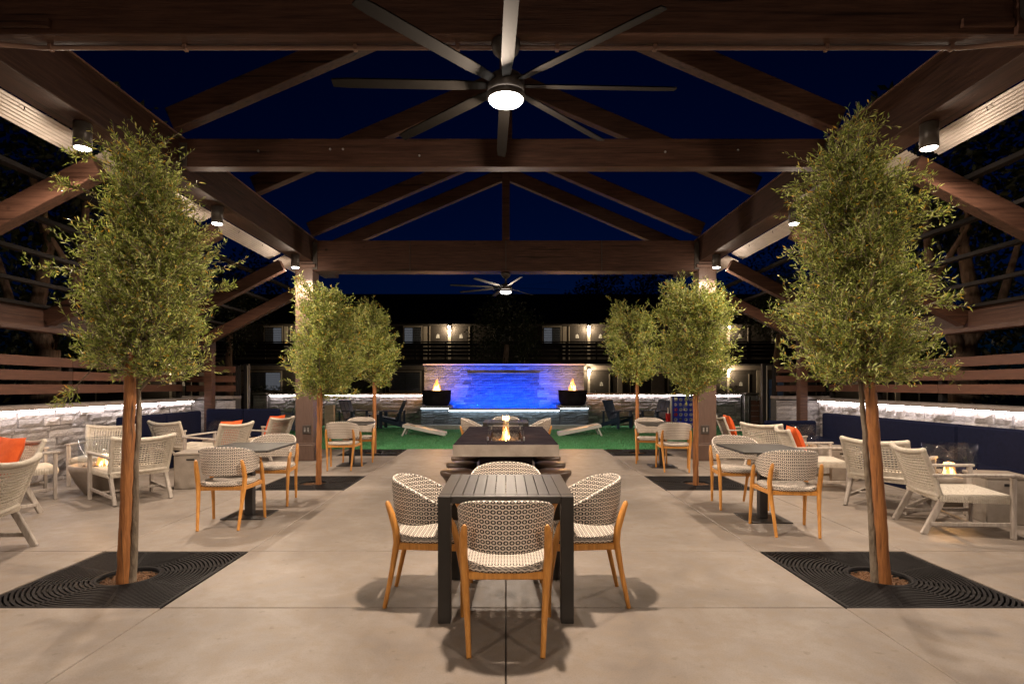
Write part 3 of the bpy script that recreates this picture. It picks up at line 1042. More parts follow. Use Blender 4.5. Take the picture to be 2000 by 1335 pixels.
# water wall with basin
ww = thing('water_wall', 'tall stacked stone water wall glowing blue above a raised basin', 'fountain', (-0.06, 19.6, 0))
m_ = MB()
m_.box(-2.78, 2.78, 0.05, 0.45, -0.16, 2.09)
obj('core', m_, 'mortar', ww)
lay_stones(ww, -2.78, 2.78, 0.55, 2.07, (0.075, 0.10), (0.22, 0.5), 0.02, WET, 41, soak=1.32)
m_ = MB()
m_.box(-2.82, 2.82, -0.05, 0.5, 2.092, 2.15, 0.006)
obj('coping', m_, 'pale_cap', ww)
m_ = MB()
m_.box(-1.28, 1.25, -0.085, -0.03, 1.812, 1.826, 0.002)
obj('spillway', m_, 'steel', ww)
m_ = MB()
def sheet(u, v):
    x = -1.24 + 2.45 * u
    return (x + 0.02 * math.sin(v * 9 + u * 31), -0.12 - 0.03 * (1 - v) ** 2 + 0.012 * math.sin(u * 60) * (1 - v), 0.56 + 1.25 * v)
m_.grid(sheet, 90, 14)
obj('water_sheet', m_, 'water', ww)
# basin
m_ = MB()
m_.box(-1.80, 1.80, -1.32, -1.10, -0.012, 0.585)
obj('basin_wall', m_, 'mortar', ww)
lay_stones(ww, -1.80, 1.80, 0.14, 0.585, (0.07, 0.10), (0.3, 0.6), 0.015, WET, 42, yf=-1.37)
m_ = MB()
m_.box(-1.82, 1.82, -1.47, -1.08, 0.588, 0.65, 0.006)
obj('basin_coping', m_, 'pale_cap', ww)
m_ = MB()
m_.box(-1.78, 1.78, -1.462, -1.448, 0.572, 0.586)
obj('led_strip', m_, 'cool_led', ww)
m_ = MB()
m_.grid(lambda u, v: (-1.8 + 3.6 * u, -1.08 + 1.1 * v, 0.555), 20, 8)
obj('basin_water', m_, 'water', ww)
m_ = MB()
m_.box(-2.9, 2.9, -1.62, -1.30, -0.012, 0.13, 0.006)
obj('kerb', m_, 'pale_cap', ww)
for x in (-1.15, -0.4, 0.4, 1.15):
    m_ = MB()
    m_.box(x - 0.16, x + 0.16, -1.06, -1.02, 0.57, 0.60, 0.004)
    bl = obj('blue_lamp', m_, 'blue_led', ww)
    lt = light('blue_lamp_light', 'SPOT', (x, -0.98, 0.64), 330.0, (0.0, 0.085, 1.0), ww, 0.05, spot=130, blend=0.8)
    lt.rotation_euler = (R(112), 0, 0)
# pedestals
for s, lab in ((-1, 'left'), (1, 'right')):
    cx = s * 2.28
    pd = thing('stone_pedestal', 'square stacked stone pedestal under the %s fire bowl' % lab, 'pedestal', (cx - 0.06 + (0.04 if s < 0 else 0), 18.78, 0), 0, 'fire bowl pedestals')
    m_ = MB()
    m_.box(-0.46, 0.46, -0.46, 0.60, -0.012, 0.66)
    obj('core', m_, 'mortar', pd)
    lay_stones(pd, -0.46, 0.46, 0.0, 0.66, (0.07, 0.10), (0.3, 0.6), 0.015, WET, 50 + s, yf=-0.50)
    m_ = MB()
    m_.box(-0.53, 0.53, -0.57, 0.62, 0.663, 0.73, 0.006)
    obj('coping', m_, 'pale_cap', pd)
    m_ = MB()
    m_.box(-0.44, 0.44, -0.562, -0.550, 0.648, 0.661)
    obj('led_strip', m_, 'cool_led', pd)

# ------------------------------------------------------------------ slatted fences on the walls
def fence(label, p0, p1, z0, nb, bh, gap, seed, group):
    p0, p1 = Vector((*p0, 0)), Vector((*p1, 0))
    d = p1 - p0
    L = d.length
    f = thing('board_fence', label, 'fence', p0, math.atan2(d.y, d.x), group)
    n = max(1, round(L / 1.75))
    for k in range(n + 1):
        m_ = MB()
        x = L * k / n
        m_.box(x - 0.045, x + 0.045, 0.03, 0.12, z0 - 0.12, z0 + nb * (bh + gap) - gap + 0.02, 0.005)
        obj('fence_post', m_, 'purlin', f)
    for r_ in range(nb):
        for k in range(n):
            m_ = MB()
            z = z0 + r_ * (bh + gap)
            m_.box(L * k / n + 0.006, L * (k + 1) / n - 0.006, -0.003, 0.026, z, z + bh, 0.004)
            obj('board', m_, 'board', f)
    return f
fence('brown board fence on top of the left stone wall', (-6.3, 2.0), (-7.0, 12.2), 1.275, 3, 0.14, 0.06, 1, 'brown board fences')
fence('brown board fence on top of the right stone wall', (7.0, 12.2), (6.25, 2.0), 1.275, 3, 0.14, 0.06, 2, 'brown board fences')
fence('short brown board fence over the left return wall', (-7.1, 12.5), (-6.0, 12.5), 1.26, 3, 0.14, 0.07, 3, 'brown board fences')
fence('short brown board fence over the right return wall', (6.0, 12.5), (7.1, 12.5), 1.26, 3, 0.14, 0.07, 4, 'brown board fences')

# ------------------------------------------------------------------ woven dining chairs (built facing +Y)
def make_woven_chair():
    c = thing('woven_chair', '', 'chair')
    # barrel back
    A = R(112)
    def rim(a, top, out):
        k = abs(a) / A
        r = (0.262 if top else 0.240) + out
        x = r * math.sin(a) * 1.04
        y = -r * math.cos(a) * (1.0 if abs(a) < math.pi / 2 else 1.3) + 0.0
        z = (0.795 - 0.17 * k ** 2.6) if top else (0.525 + 0.035 * k ** 3)
        return Vector((x, y, z))
    def sheet(out):
        def fn(u, v):
            a = (u * 2 - 1) * A
            p0, p1 = rim(a, False, out), rim(a, True, out)
            p = p0.lerp(p1, v)
            bulge = 0.010 * math.sin(v * math.pi)
            return (p.x * (1 + bulge), p.y * (1 + bulge), p.z)
        return fn
    def uvf(u, v):
        a = (u * 2 - 1) * A
        return (0.26 * a, rim(a, False, 0).z + (rim(a, True, 0).z - rim(a, False, 0).z) * v)
    m_ = MB()
    fo, fi = sheet(0.0), sheet(-0.020)
    m_.grid(fo, 40, 8, uvfn=uvf)
    m_.grid(fi, 40, 8, flip=True, uvfn=uvf)
    # rolled edge
    def edge(v0):
        return lambda u, v: tuple(Vector(fo(u, v0)).lerp(Vector(fi(u, v0)), v) + Vector((0, 0, (0.008 if v0 else -0.008) * math.sin(v * math.pi))))
    m_.grid(edge(1.0), 40, 3, uvfn=lambda u, v: (0.26 * (u * 2 - 1) * A, 0.8 + 0.02 * v))
    m_.grid(edge(0.0), 40, 3, uvfn=lambda u, v: (0.26 * (u * 2 - 1) * A, 0.5 + 0.02 * v))
    for u0 in (0.0, 1.0):
        m_.grid(lambda u, v: tuple(Vector(fo(u0, v)).lerp(Vector(fi(u0, v)), u)), 2, 8, uvfn=lambda u, v: (0.5 + 0.02 * u, 0.55 + 0.1 * v))
    obj('backrest', m_, 'weave', c)
    # seat pad: rounded square, woven
    m_ = MB()
    def outline(a):
        n = 3.4
        ca, sa = math.cos(a), math.sin(a)
        r = (abs(ca) ** n + abs(sa) ** n) ** (-1 / n)
        return r * ca * 0.245, r * sa * 0.235 + 0.005
    N = 44
    prof = [(0.0, 0.462), (0.55, 0.462), (0.86, 0.460), (0.97, 0.452), (1.0, 0.438), (0.985, 0.424), (0.93, 0.416)]
    vs_, uvs, fs = [], [], []
    for (k, z) in prof:
        for q in range(N):
            x, y = outline(2 * math.pi * q / N)
            dip = -0.012 * (1 - min(1, k)) 
            vs_.append((x * k, y * k, z + dip))
            uvs.append((x * k, y * k) if k < 0.98 and z > 0.445 else (0.245 * 2 * math.pi * q / N, z))
    for i in range(len(prof) - 1):
        for q in range(N):
            q2 = (q + 1) % N
            fs.append((i * N + q, i * N + q2, (i + 1) * N + q2, (i + 1) * N + q))
    m_.add(vs_, fs, uvs, True)
    obj('seat', m_, 'weave', c)
    # teak frame
    for s in (-1, 1):
        m_ = MB()
        m_.tube([(s * 0.190, -0.275, 0.0), (s * 0.205, -0.222, 0.25), (s * 0.218, -0.192, 0.42), (s * 0.224, -0.196, 0.50), (s * 0.222, -0.225, 0.60), (s * 0.216, -0.250, 0.665), (s * 0.214, -0.254, 0.678)], [0.0135, 0.017, 0.022, 0.023, 0.021, 0.016, 0.007], 10)
        lg = obj('leg', m_, 'teak', c)
        m_ = MB()
        m_.lathe([(0.001, 0.0), (0.013, 0.0), (0.013, 0.008)], 10, (s * 0.190, -0.275, -0.001))
        obj('foot', m_, 'black', lg)
        m_ = MB()
        m_.tube([(s * 0.262, 0.245, 0.0), (s * 0.258, 0.222, 0.25), (s * 0.256, 0.195, 0.42), (s * 0.258, 0.165, 0.53), (s * 0.262, 0.130, 0.60), (s * 0.263, 0.118, 0.615)], [0.0135, 0.017, 0.021, 0.020, 0.016, 0.007], 10)
        lg = obj('leg', m_, 'teak', c)
        m_ = MB()
        m_.lathe([(0.001, 0.0), (0.013, 0.0), (0.013, 0.008)], 10, (s * 0.262, 0.245, -0.001))
        obj('foot', m_, 'black', lg)
        m_ = MB()
        m_.bar((s * 0.212, -0.19, 0.395), (s * 0.248, 0.19, 0.395), 0.024, 0.042, 0.006)
        obj('seat_rail', m_, 'teak', c)
    m_ = MB()
    m_.bar((-0.24, 0.195, 0.396), (0.24, 0.195, 0.396), 0.024, 0.04, 0.006)
    obj('seat_rail', m_, 'teak', c)
    m_ = MB()
    m_.bar((-0.20, -0.192, 0.396), (0.20, -0.192, 0.396), 0.024, 0.04, 0.006)
    obj('seat_rail', m_, 'teak', c)
    return c

wc = Proto(make_woven_chair(), 'black and white woven chairs with teak legs')
W = 'black and white woven chair '
wc.place((0.0, 3.17, 0), R(0), W + 'in the centre foreground with its back to the camera')
wc.place((-0.49, 3.74, 0), R(-90), W + 'at the left side of the slatted foreground table')
wc.place((0.50, 3.74, 0), R(90), W + 'at the right side of the slatted foreground table')
wc.place((0.0, 4.17, 0), R(180), W + 'behind the slatted foreground table, facing the camera')
wc.place((-2.79, 5.69, 0), R(4), W + 'at the near side of the nearest left bistro table')
wc.place((-2.80, 6.75, 0), R(182), W + 'at the far side of the nearest left bistro table')
wc.place((2.71, 5.44, 0), R(-6), W + 'at the near side of the nearest right bistro table')
wc.place((2.68, 6.55, 0), R(178), W + 'at the far side of the nearest right bistro table')
wc.place((-2.74, 9.48, 0), R(3), W + 'on the near side of the table beside the left post')
wc.place((-2.70, 10.45, 0), R(184), W + 'on the far side of the table beside the left post')
wc.place((2.78, 9.30, 0), R(-8), W + 'on the near side of the table beside the right post')
wc.place((2.62, 10.25, 0), R(172), W + 'on the far side of the table beside the right post')
wc.place((-0.56, 10.25, 0), R(-90), W + 'left of the table beyond the fire table')
wc.place((0.56, 10.25, 0), R(90), W + 'right of the table beyond the fire table')
wc.place((0.0, 10.72, 0), R(180), W + 'seen through the glass guard of the fire table')

# ------------------------------------------------------------------ slatted dining tables
def make_slat_table():
    t = thing('slatted_table', '', 'table')
    hw, hd, H = 0.40, 0.41, 0.75
    for sx in (-1, 1):
        for sy in (-1, 1):
            m_ = MB()
            m_.box(sx * hw, sx * (hw - 0.075), sy * hd, sy * (hd - 0.075), 0.0, H - 0.002, 0.003)
            obj('leg', m_, 'tabletop', t)
    n = 10
    x0, x1 = -hw + 0.0765, hw - 0.0765
    for k in range(n):
        a = x0 + (x1 - x0) * k / n + 0.0018
        c_ = x0 + (x1 - x0) * (k + 1) / n - 0.0018
        m_ = MB()
        m_.box(a, c_, -hd + 0.052, hd - 0.052, H - 0.022, H, 0.0012)
        obj('slat', m_, 'tabletop', t)
    for sy in (-1, 1):
        m_ = MB()
        m_.box(-hw + 0.0765, hw - 0.0765, sy * hd, sy * (hd - 0.05), H - 0.045, H - 0.001, 0.003)
        obj('apron', m_, 'tabletop', t)
        m_ = MB()
        m_.box(sy * hw, sy * (hw - 0.0745), -hd + 0.0765, hd - 0.0765, H - 0.045, H - 0.001, 0.003)
        obj('apron', m_, 'tabletop', t)
    return t
st = Proto(make_slat_table(), 'square slatted metal tables')
st.place((0, 3.72, 0), 0, 'charcoal slatted metal table in the centre foreground')
st.place((0, 10.25, 0), 0, 'charcoal slatted metal table half hidden beyond the fire table')

# ------------------------------------------------------------------ bistro tables
def make_bistro():
    t = thing('bistro_table', '', 'table')
    m_ = MB()
    m_.box(-0.35, 0.35, -0.40, 0.40, 0.722, 0.745, 0.006)
    obj('tabletop', m_, 'tabletop', t)
    m_ = MB()
    m_.box(-0.042, 0.042, -0.042, 0.042, 0.012, 0.70, 0.004)
    m_.box(-0.15, 0.15, -0.15, 0.15, 0.701, 0.72, 0.004)
    obj('column', m_, 'black', t)
    m_ = MB()
    m_.box(-0.22, 0.22, -0.22, 0.22, 0.0, 0.011, 0.003)
    obj('base_plate', m_, 'black', t)
    return t
bt = Proto(make_bistro(), 'black square bistro tables')
bt.place((-2.76, 6.08, 0), R(1), 'black square bistro table nearest on the left side')
bt.place((2.70, 5.93, 0), R(-2), 'black square bistro table nearest on the right side')
bt.place((-2.72, 9.95, 0), R(2), 'black square bistro table beside the left post')
bt.place((2.70, 9.75, 0), R(-3), 'black square bistro table beside the right post')

# ------------------------------------------------------------------ flames
def tongues(parent, n, spread, hmax, seed, sy=None, name='flame', rad=0.05):
    rs = random.Random(seed)
    for layer, (mt, sc, hs) in enumerate((('flame_core', 0.62, 0.72), ('flame_skin', 1.0, 1.0))):
        m_ = MB()
        for k in range(n):
            f = (k + 0.5) / n
            x0 = spread * rs.gauss(0, 0.42)
            y0 = (sy or spread) * rs.gauss(0, 0.42)
            fall = math.exp(-(x0 / spread) ** 2 * 1.4)
            h = hmax * hs * fall * rs.uniform(0.55, 1.0)
            r0 = rad * sc * rs.uniform(0.7, 1.2)
            ph = rs.uniform(0, 6.28)
            pts, rr = [], []
            for q in range(9):
                w = q / 8
                sway = 0.12 * hmax * w
                pts.append((x0 * (1 - 0.45 * w) + sway * 0.5 * math.sin(ph + 4 * w), y0 * (1 - 0.45 * w) + sway * 0.5 * math.cos(ph * 1.7 + 4 * w), h * w))
                rr.append(max(0.002, r0 * (0.75 + 1.1 * w) * (1 - w) ** 0.85))
            m_.tube(pts, rr, 7, caps=False)
        obj(name if layer == 0 else name + '_edge', m_, mt, parent).location = parent.get('flame_at', (0, 0, 0))

def rocks(parent, n, sx, sy, z, seed, size=(0.02, 0.045)):
    rs = random.Random(seed)
    m_ = MB()
    for k in range(n):
        c = Vector((rs.uniform(-sx, sx), rs.uniform(-sy, sy), z + rs.uniform(0, 0.012)))
        r = rs.uniform(*size)
        vs_ = []
        for d in ((1, 0, 0), (-1, 0, 0), (0, 1, 0), (0, -1, 0), (0, 0, 1), (0, 0, -1)):
            vs_.append(c + Vector(d) * r * rs.uniform(0.6, 1.1) + Vector((rs.uniform(-1, 1), rs.uniform(-1, 1), rs.uniform(-1, 1))) * r * 0.3)
        m_.add(vs_, [(0, 2, 4), (2, 1, 4), (1, 3, 4), (3, 0, 4), (2, 0, 5), (1, 2, 5), (3, 1, 5), (0, 3, 5)])
    o = obj('lava_rocks', m_, 'lava', parent)
    o['kind'] = 'stuff'
    return o

# ------------------------------------------------------------------ long fire table
ft = thing('fire_table', 'long cast concrete fire table with a glass guarded flame in the centre', 'fire table', (0, 7.55, 0))
TX, TY = 0.585, 1.35
bx, by0, by1 = 0.20, -0.95, 0.75
m_ = MB()
m_.box(-TX, -bx, -TY, TY, 0.615, 0.75, 0.008)
obj('top_slab', m_, 'cast_dark', ft)
m_ = MB()
m_.box(bx, TX, -TY, TY, 0.615, 0.75, 0.008)
obj('top_slab', m_, 'cast_dark', ft)
m_ = MB()
m_.box(-bx + 0.0005, bx - 0.0005, -TY, by0, 0.615, 0.7495, 0.004)
obj('top_slab', m_, 'cast_dark', ft)
m_ = MB()
m_.box(-bx + 0.0005, bx - 0.0005, by1, TY, 0.615, 0.7495, 0.004)
obj('top_slab', m_, 'cast_dark', ft)
m_ = MB()
m_.box(-TX + 0.002, TX - 0.002, -TY - 0.006, -TY - 0.002, 0.617, 0.746)
obj('end_face', m_, 'cast', ft)
m_ = MB()
m_.box(-0.31, 0.31, -1.0, 1.0, 0.0, 0.613, 0.006)
obj('pedestal', m_, 'cast_dark', ft)
m_ = MB()
m_.box(-bx + 0.002, bx - 0.002, by0 + 0.002, by1 - 0.002, 0.616, 0.66)
obj('burner_tray', m_, 'black', ft)
rk = rocks(ft, 420, bx - 0.03, 0.80, 0.675, 61, (0.018, 0.04))
rk.location = (0, -0.1, 0)
for args in ((-bx - 0.012, -bx - 0.004, by0, by1), (bx + 0.004, bx + 0.012, by0, by1), (-bx - 0.012, bx + 0.012, by0 - 0.012, by0 - 0.004), (-bx - 0.012, bx + 0.012, by1 + 0.004, by1 + 0.012)):
    m_ = MB()
    m_.box(*args, 0.7515, 0.95)
    obj('glass_panel', m_, 'glass', ft)
for sx in (-1, 1):
    for yy_ in (by0 - 0.008, by1 + 0.008):
        m_ = MB()
        m_.box(sx * (bx + 0.002), sx * (bx + 0.022), yy_ - 0.011, yy_ + 0.011, 0.751, 0.80, 0.003)
        obj('glass_clip', m_, 'steel', ft)
ft['flame_at'] = (0, -0.35, 0.69)
tongues(ft, 12, 0.07, 0.27, 71, sy=0.25, rad=0.026)
light('fire_table_glow', 'POINT', (0, -0.35, 0.86), 14, FLAME, ft, 0.06)

def make_stool():
    s = thing('drum_stool', '', 'stool')
    m_ = MB()
    m_.lathe([(0.001, 0.452), (0.17, 0.45), (0.188, 0.442), (0.192, 0.425), (0.188, 0.40), (0.165, 0.375)], 28)
    obj('seat', m_, 'stool', s)
    m_ = MB()
    m_.lathe([(0.165, 0.374), (0.135, 0.33), (0.125, 0.24), (0.135, 0.13), (0.165, 0.05), (0.17, 0.012), (0.16, 0.0), (0.001, 0.0)], 28)
    obj('body', m_, 'stool', s)
    return s
so = Proto(make_stool(), 'dark wooden drum stools tucked under the fire table')
ordn = ['nearest', 'second', 'third', 'farthest']
for s, side in ((-1, 'left'), (1, 'right')):
    for k in range(4):
        so.place((s * 0.545, 6.32 + 0.62 * k, 0), k * 0.7 + s, '%s dark wooden drum stool on the %s side of the fire table' % (ordn[k], side))

# ------------------------------------------------------------------ tall fire bowls on the pedestals
for s, lab in ((-1, 'left'), (1, 'right')):
    fb = thing('fire_bowl', 'dark burning fire bowl on the %s pedestal of the water wall' % lab, 'fire bowl', (s * 2.28 - 0.06 + (0.04 if s < 0 else 0), 18.72, 0.735), 0, 'fire bowls of the water wall')
    m_ = MB()
    m_.lathe([(0.001, 0.0), (0.36, 0.0), (0.40, 0.03), (0.455, 0.18), (0.475, 0.36), (0.475, 0.50), (0.43, 0.50), (0.42, 0.42), (0.30, 0.40), (0.001, 0.40)], 40)
    obj('bowl', m_, 'cast_dark', fb)
    rocks(fb, 160, 0.26, 0.26, 0.42, 80 + s, (0.03, 0.05))
    fb['flame_at'] = (0, 0, 0.42)
    tongues(fb, 26, 0.15, 0.54, 85 + s, rad=0.065)
    light('bowl_glow', 'POINT', (0, -0.02, 0.78), 140, FLAME, fb, 0.12)

# ------------------------------------------------------------------ cream rope lounge chairs (built facing +Y)
def make_lounge():
    c = thing('rope_lounge_chair', '', 'lounge chair')
    hw = 0.315
    zb, yb, zt, yt = 0.37, -0.25, 0.755, -0.40
    def back(u, v):
        """u across -1..1, v up 0..1"""
        dip = 0.03 * (u * u) * v
        w = hw * (0.97 + 0.07 * v)
        curve = -0.045 * (1 - u * u)
        return Vector((u * w, yb + (yt - yb) * (v + 0.15 * v * (v - 1)) + curve, zb + (zt - zb) * v + dip))
    # frame wrapped in rope
    m_ = MB()
    m_.tube([back(-1, k / 6) for k in range(7)], 0.024, 8)
    m_.tube([back(1, k / 6) for k in range(7)], 0.024, 8)
    m_.tube([back(-1 + k / 6, 1.0) for k in range(13)], 0.026, 8)
    m_.tube([back(-1 + k / 6, 0.0) for k in range(13)], 0.024, 8)
    for s in (-1, 1):
        m_.lathe([(0.001, 0.03), (0.02, 0.024), (0.027, 0.008), (0.027, -0.01), (0.02, -0.02)], 10, tuple(back(s, 1.0)))
    bf = obj('back_frame', m_, 'rope', c)
    # closely wound coils show as ridges round the frame
    m_ = MB()
    for s in (-1, 1):
        for k in range(30):
            a, b_ = back(s, (k + 0.3) / 30), back(s, (k + 0.7) / 30)
            m_.tube([a, b_], 0.0265, 7, caps=False)
    for k in range(50):
        a, b_ = back(-1 + 2 * (k + 0.3) / 50, 1.0), back(-1 + 2 * (k + 0.7) / 50, 1.0)
        m_.tube([a, b_], 0.0285, 7, caps=False)
    obj('rope_coil', m_, 'rope', bf)
    # open lattice with close woven borders
    m_ = MB()
    us = [-0.97, -0.92, -0.87, -0.82, -0.77] + [-0.68 + 1.36 * k / 13 for k in range(14)] + [0.77, 0.82, 0.87, 0.92, 0.97]
    for u in us:
        p = [back(u, k / 6) + Vector((0, 0.004, 0)) for k in range(7)]
        m_.tube(p, 0.0075, 5, caps=False)
    vsn = [0.04, 0.08, 0.12, 0.16] + [0.235 + 0.56 * k / 8 for k in range(9)] + [0.86, 0.90, 0.94, 0.97]
    for v in vsn:
        p = [back(-0.98 + 1.96 * k / 12, v) - Vector((0, 0.004, 0)) for k in range(13)]
        m_.tube(p, 0.0085, 5, caps=False)
    wv = obj('back_weave', m_, 'rope', c)
    # seat
    m_ = MB()
    y0, y1 = -0.25, 0.34
    for k in range(44):
        x = -hw + 0.012 + (2 * hw - 0.024) * k / 43
        m_.tube([(x, y0, 0.372), (x, y1 - 0.03, 0.388), (x, y1, 0.380), (x, y1 + 0.012, 0.355), (x, y1, 0.318), (x, y1 - 0.02, 0.312)], 0.0075, 5, caps=False)
    for s in (-1, 1):
        for k in range(40):
            y = y0 + (y1 - y0) * k / 39
            zz = 0.374 + 0.014 * k / 39
            m_.tube([(s * (hw - 0.02), y, zz), (s * (hw + 0.010), y, zz - 0.008), (s * (hw + 0.013), y, 0.345), (s * (hw + 0.006), y, 0.315)], 0.0078, 5, caps=False)
    for k in range(44):
        x = -hw + 0.012 + (2 * hw - 0.024) * k / 43
        m_.tube([(x, y0 - 0.012, 0.375), (x, y0 - 0.022, 0.345), (x, y0 - 0.012, 0.315)], 0.0075, 5, caps=False)
    obj('seat_weave', m_, 'rope', c)
    m_ = MB()
    m_.box(-hw + 0.004, hw - 0.004, y0 - 0.004, y1 - 0.004, 0.318, 0.368, 0.006)
    obj('seat_core', m_, 'rope', c)
    # weathered legs, arms and stretchers
    for s in (-1, 1):
        m_ = MB()
        m_.bar((s * 0.30, -0.385, 0.0), (s * 0.295, -0.225, 0.335), 0.038, 0.052, 0.006, up=(0, 1, 0))
        obj('leg', m_, 'driftwood', c)
        m_ = MB()
        m_.bar((s * 0.342, 0.315, 0.0), (s * 0.342, 0.315, 0.565), 0.045, 0.038, 0.006, up=(0, 1, 0))
        obj('leg', m_, 'driftwood', c)
        m_ = MB()
        m_.bar((s * 0.348, 0.355, 0.580), (s * 0.340, -0.33, 0.560), 0.052, 0.026, 0.007)
        obj('armrest', m_, 'driftwood', c)
        m_ = MB()
        m_.bar((s * 0.315, -0.34, 0.10), (s * 0.332, 0.30, 0.13), 0.024, 0.036, 0.004)
        obj('stretcher', m_, 'driftwood', c)
    m_ = MB()
    m_.bar((-0.318, 0.0, 0.12), (0.318, 0.0, 0.12), 0.036, 0.024, 0.004)
    obj('stretcher', m_, 'driftwood', c)
    return c
lc = Proto(make_lounge(), 'cream rope lounge chairs round the fire pits')
def facing(dx, dy):
    return math.atan2(-dx, dy)
Lb = 'cream rope lounge chair '
spots = [
    (-4.40, 4.52, (-0.96, -0.25), Lb + 'cut off by the left edge, seen from behind'),
    (-5.52, 5.92, (-0.30, -0.95), Lb + 'at the left edge with an orange pillow, facing forward'),
    (-6.00, 6.92, (0.65, 0.70), Lb + 'by the left wall, its back hidden'),
    (-5.85, 8.22, (0.35, -0.94), Lb + 'behind the glass guard of the left fire pit'),
    (-4.64, 6.98, (-0.79, 0.61), Lb + 'seen from behind beside the trunk of the near left tree'),
    (-5.55, 9.72, (0.30, 0.95), Lb + 'seen from behind in front of the left navy bench'),
    (-4.68, 9.15, (-0.88, 0.30), Lb + 'with a bright orange pillow beside the left bistro table'),
    (-4.60, 10.75, (-0.90, 0.25), Lb + 'farthest on the left, an orange pillow against its back'),
    (4.38, 5.52, (0.97, -0.22), Lb + 'at the right edge, seen from its side'),
    (4.44, 6.54, (0.81, 0.58), Lb + 'seen from behind beside the stake of the near right tree'),
    (4.25, 7.78, (0.97, -0.22), Lb + 'behind the near right bistro table with an orange pillow'),
    (4.34, 9.12, (0.80, 0.60), Lb + 'seen from behind between two orange pillows'),
    (4.52, 10.80, (0.97, -0.15), Lb + 'beside the right post with an orange pillow'),
]
for x, y, (dx, dy), lab in spots:
    lc.place((x, y, 0), facing(dx, dy), lab)

# orange pillows
def pillow_mesh():
    m_ = MB()
    S = 0.225
    def side(sg):
        def fn(u, v):
            a, b_ = u * 2 - 1, v * 2 - 1
            e = max(0.0, (1 - a * a) * (1 - b_ * b_)) ** 0.42
            pinch = 1 - 0.07 * (1 - abs(a)) * abs(b_) ** 3 - 0.0
            pinch2 = 1 - 0.07 * (1 - abs(b_)) * abs(a) ** 3
            wr = 0.004 * math.sin(a * 9 + b_ * 5) * e
            return (a * S * pinch2, sg * (0.075 * e + wr), b_ * S * pinch)
        return fn
    m_.grid(side(-1), 14, 14)
    m_.grid(side(1), 14, 14, flip=True)
    return m_.mesh('cover')
pm = pillow_mesh()
def pillow(chair, label, turn=0.0, lift=0.0):
    x, y, (dx, dy), _ = spots[chair]
    d = Vector((dx, dy, 0)).normalized()
    pos = Vector((x, y, 0.62 + lift)) - d * 0.215
    t = thing('orange_pillow', label, 'pillow', pos, facing(dx, dy) + turn, 'orange pillows on the lounge chairs')
    t.rotation_euler = (R(20), 0, facing(dx, dy) + turn)
    obj('cover', pm, 'orange', t)
    return t
pillow(1, 'orange pillow on the lounge chair at the left edge')
pillow(6, 'bright orange pillow behind the near left bistro table')
pillow(7, 'orange pillow mostly hidden behind the farthest left lounge chair')
pillow(10, 'orange pillow above the chair of the near right bistro table')
pillow(12, 'orange pillow beside the right post')

# ------------------------------------------------------------------ round fire pits with glass guards, tank covers
def make_pit(label, loc, seed, grp='low concrete fire pits'):
    p = thing('fire_pit', label, 'fire pit', loc, 0, grp)
    m_ = MB()
    m_.lathe([(0.001, 0.0), (0.19, 0.0), (0.21, 0.02), (0.30, 0.16), (0.36, 0.31), (0.375, 0.38), (0.335, 0.38), (0.32, 0.33), (0.001, 0.32)], 40)
    obj('bowl', m_, 'cast', p)
    rocks(p, 130, 0.20, 0.20, 0.335, seed, (0.025, 0.045))
    m_ = MB()
    m_.lathe([(0.27, 0.345), (0.27, 0.72), (0.262, 0.72), (0.262, 0.345)], 40)
    obj('glass_guard', m_, 'glass', p)
    p['flame_at'] = (0, 0, 0.34)
    tongues(p, 8, 0.09, 0.19, seed + 3, rad=0.024)
    light('pit_glow', 'POINT', (0, 0, 0.56), 16, FLAME, p, 0.06)
    return p
make_pit('low concrete fire pit with flame and glass guard among the left chairs', (-5.26, 7.36, 0), 101)
make_pit('low concrete fire pit mostly hidden before the left navy bench', (-5.42, 10.75, 0), 103)
make_pit('low concrete fire pit burning between the two nearest right chairs', (5.15, 6.55, 0), 102)
make_pit('low concrete fire pit hidden among the far right chairs', (5.05, 9.6, 0), 104)

def tank_cover(label, loc, rz):
    t = thing('tank_cover', label, 'side table', loc, rz, 'concrete tank covers')
    m_ = MB()
    m_.box(-0.205, 0.205, -0.205, 0.205, 0.0, 0.455, 0.01)
    obj('body', m_, 'cast', t)
    m_ = MB()
    m_.box(-0.212, 0.212, -0.212, 0.212, 0.457, 0.49, 0.008)
    obj('lid', m_, 'cast', t)
    for s in (-1, 1):
        m_ = MB()
        m_.box(-0.05, 0.05, s * 0.2055, s * 0.2085, 0.385, 0.41)
        obj('handle_slot', m_, 'black', t)
    return t
tank_cover('square concrete tank cover with a handle slot beside the near left bistro chair', (-4.30, 7.80, 0), R(12))
tank_cover('square concrete tank cover behind the right edge lounge chair', (5.10, 5.85, 0), R(-12))
tank_cover('square concrete tank cover beyond the second right lounge chair', (4.98, 8.45, 0), R(-10))

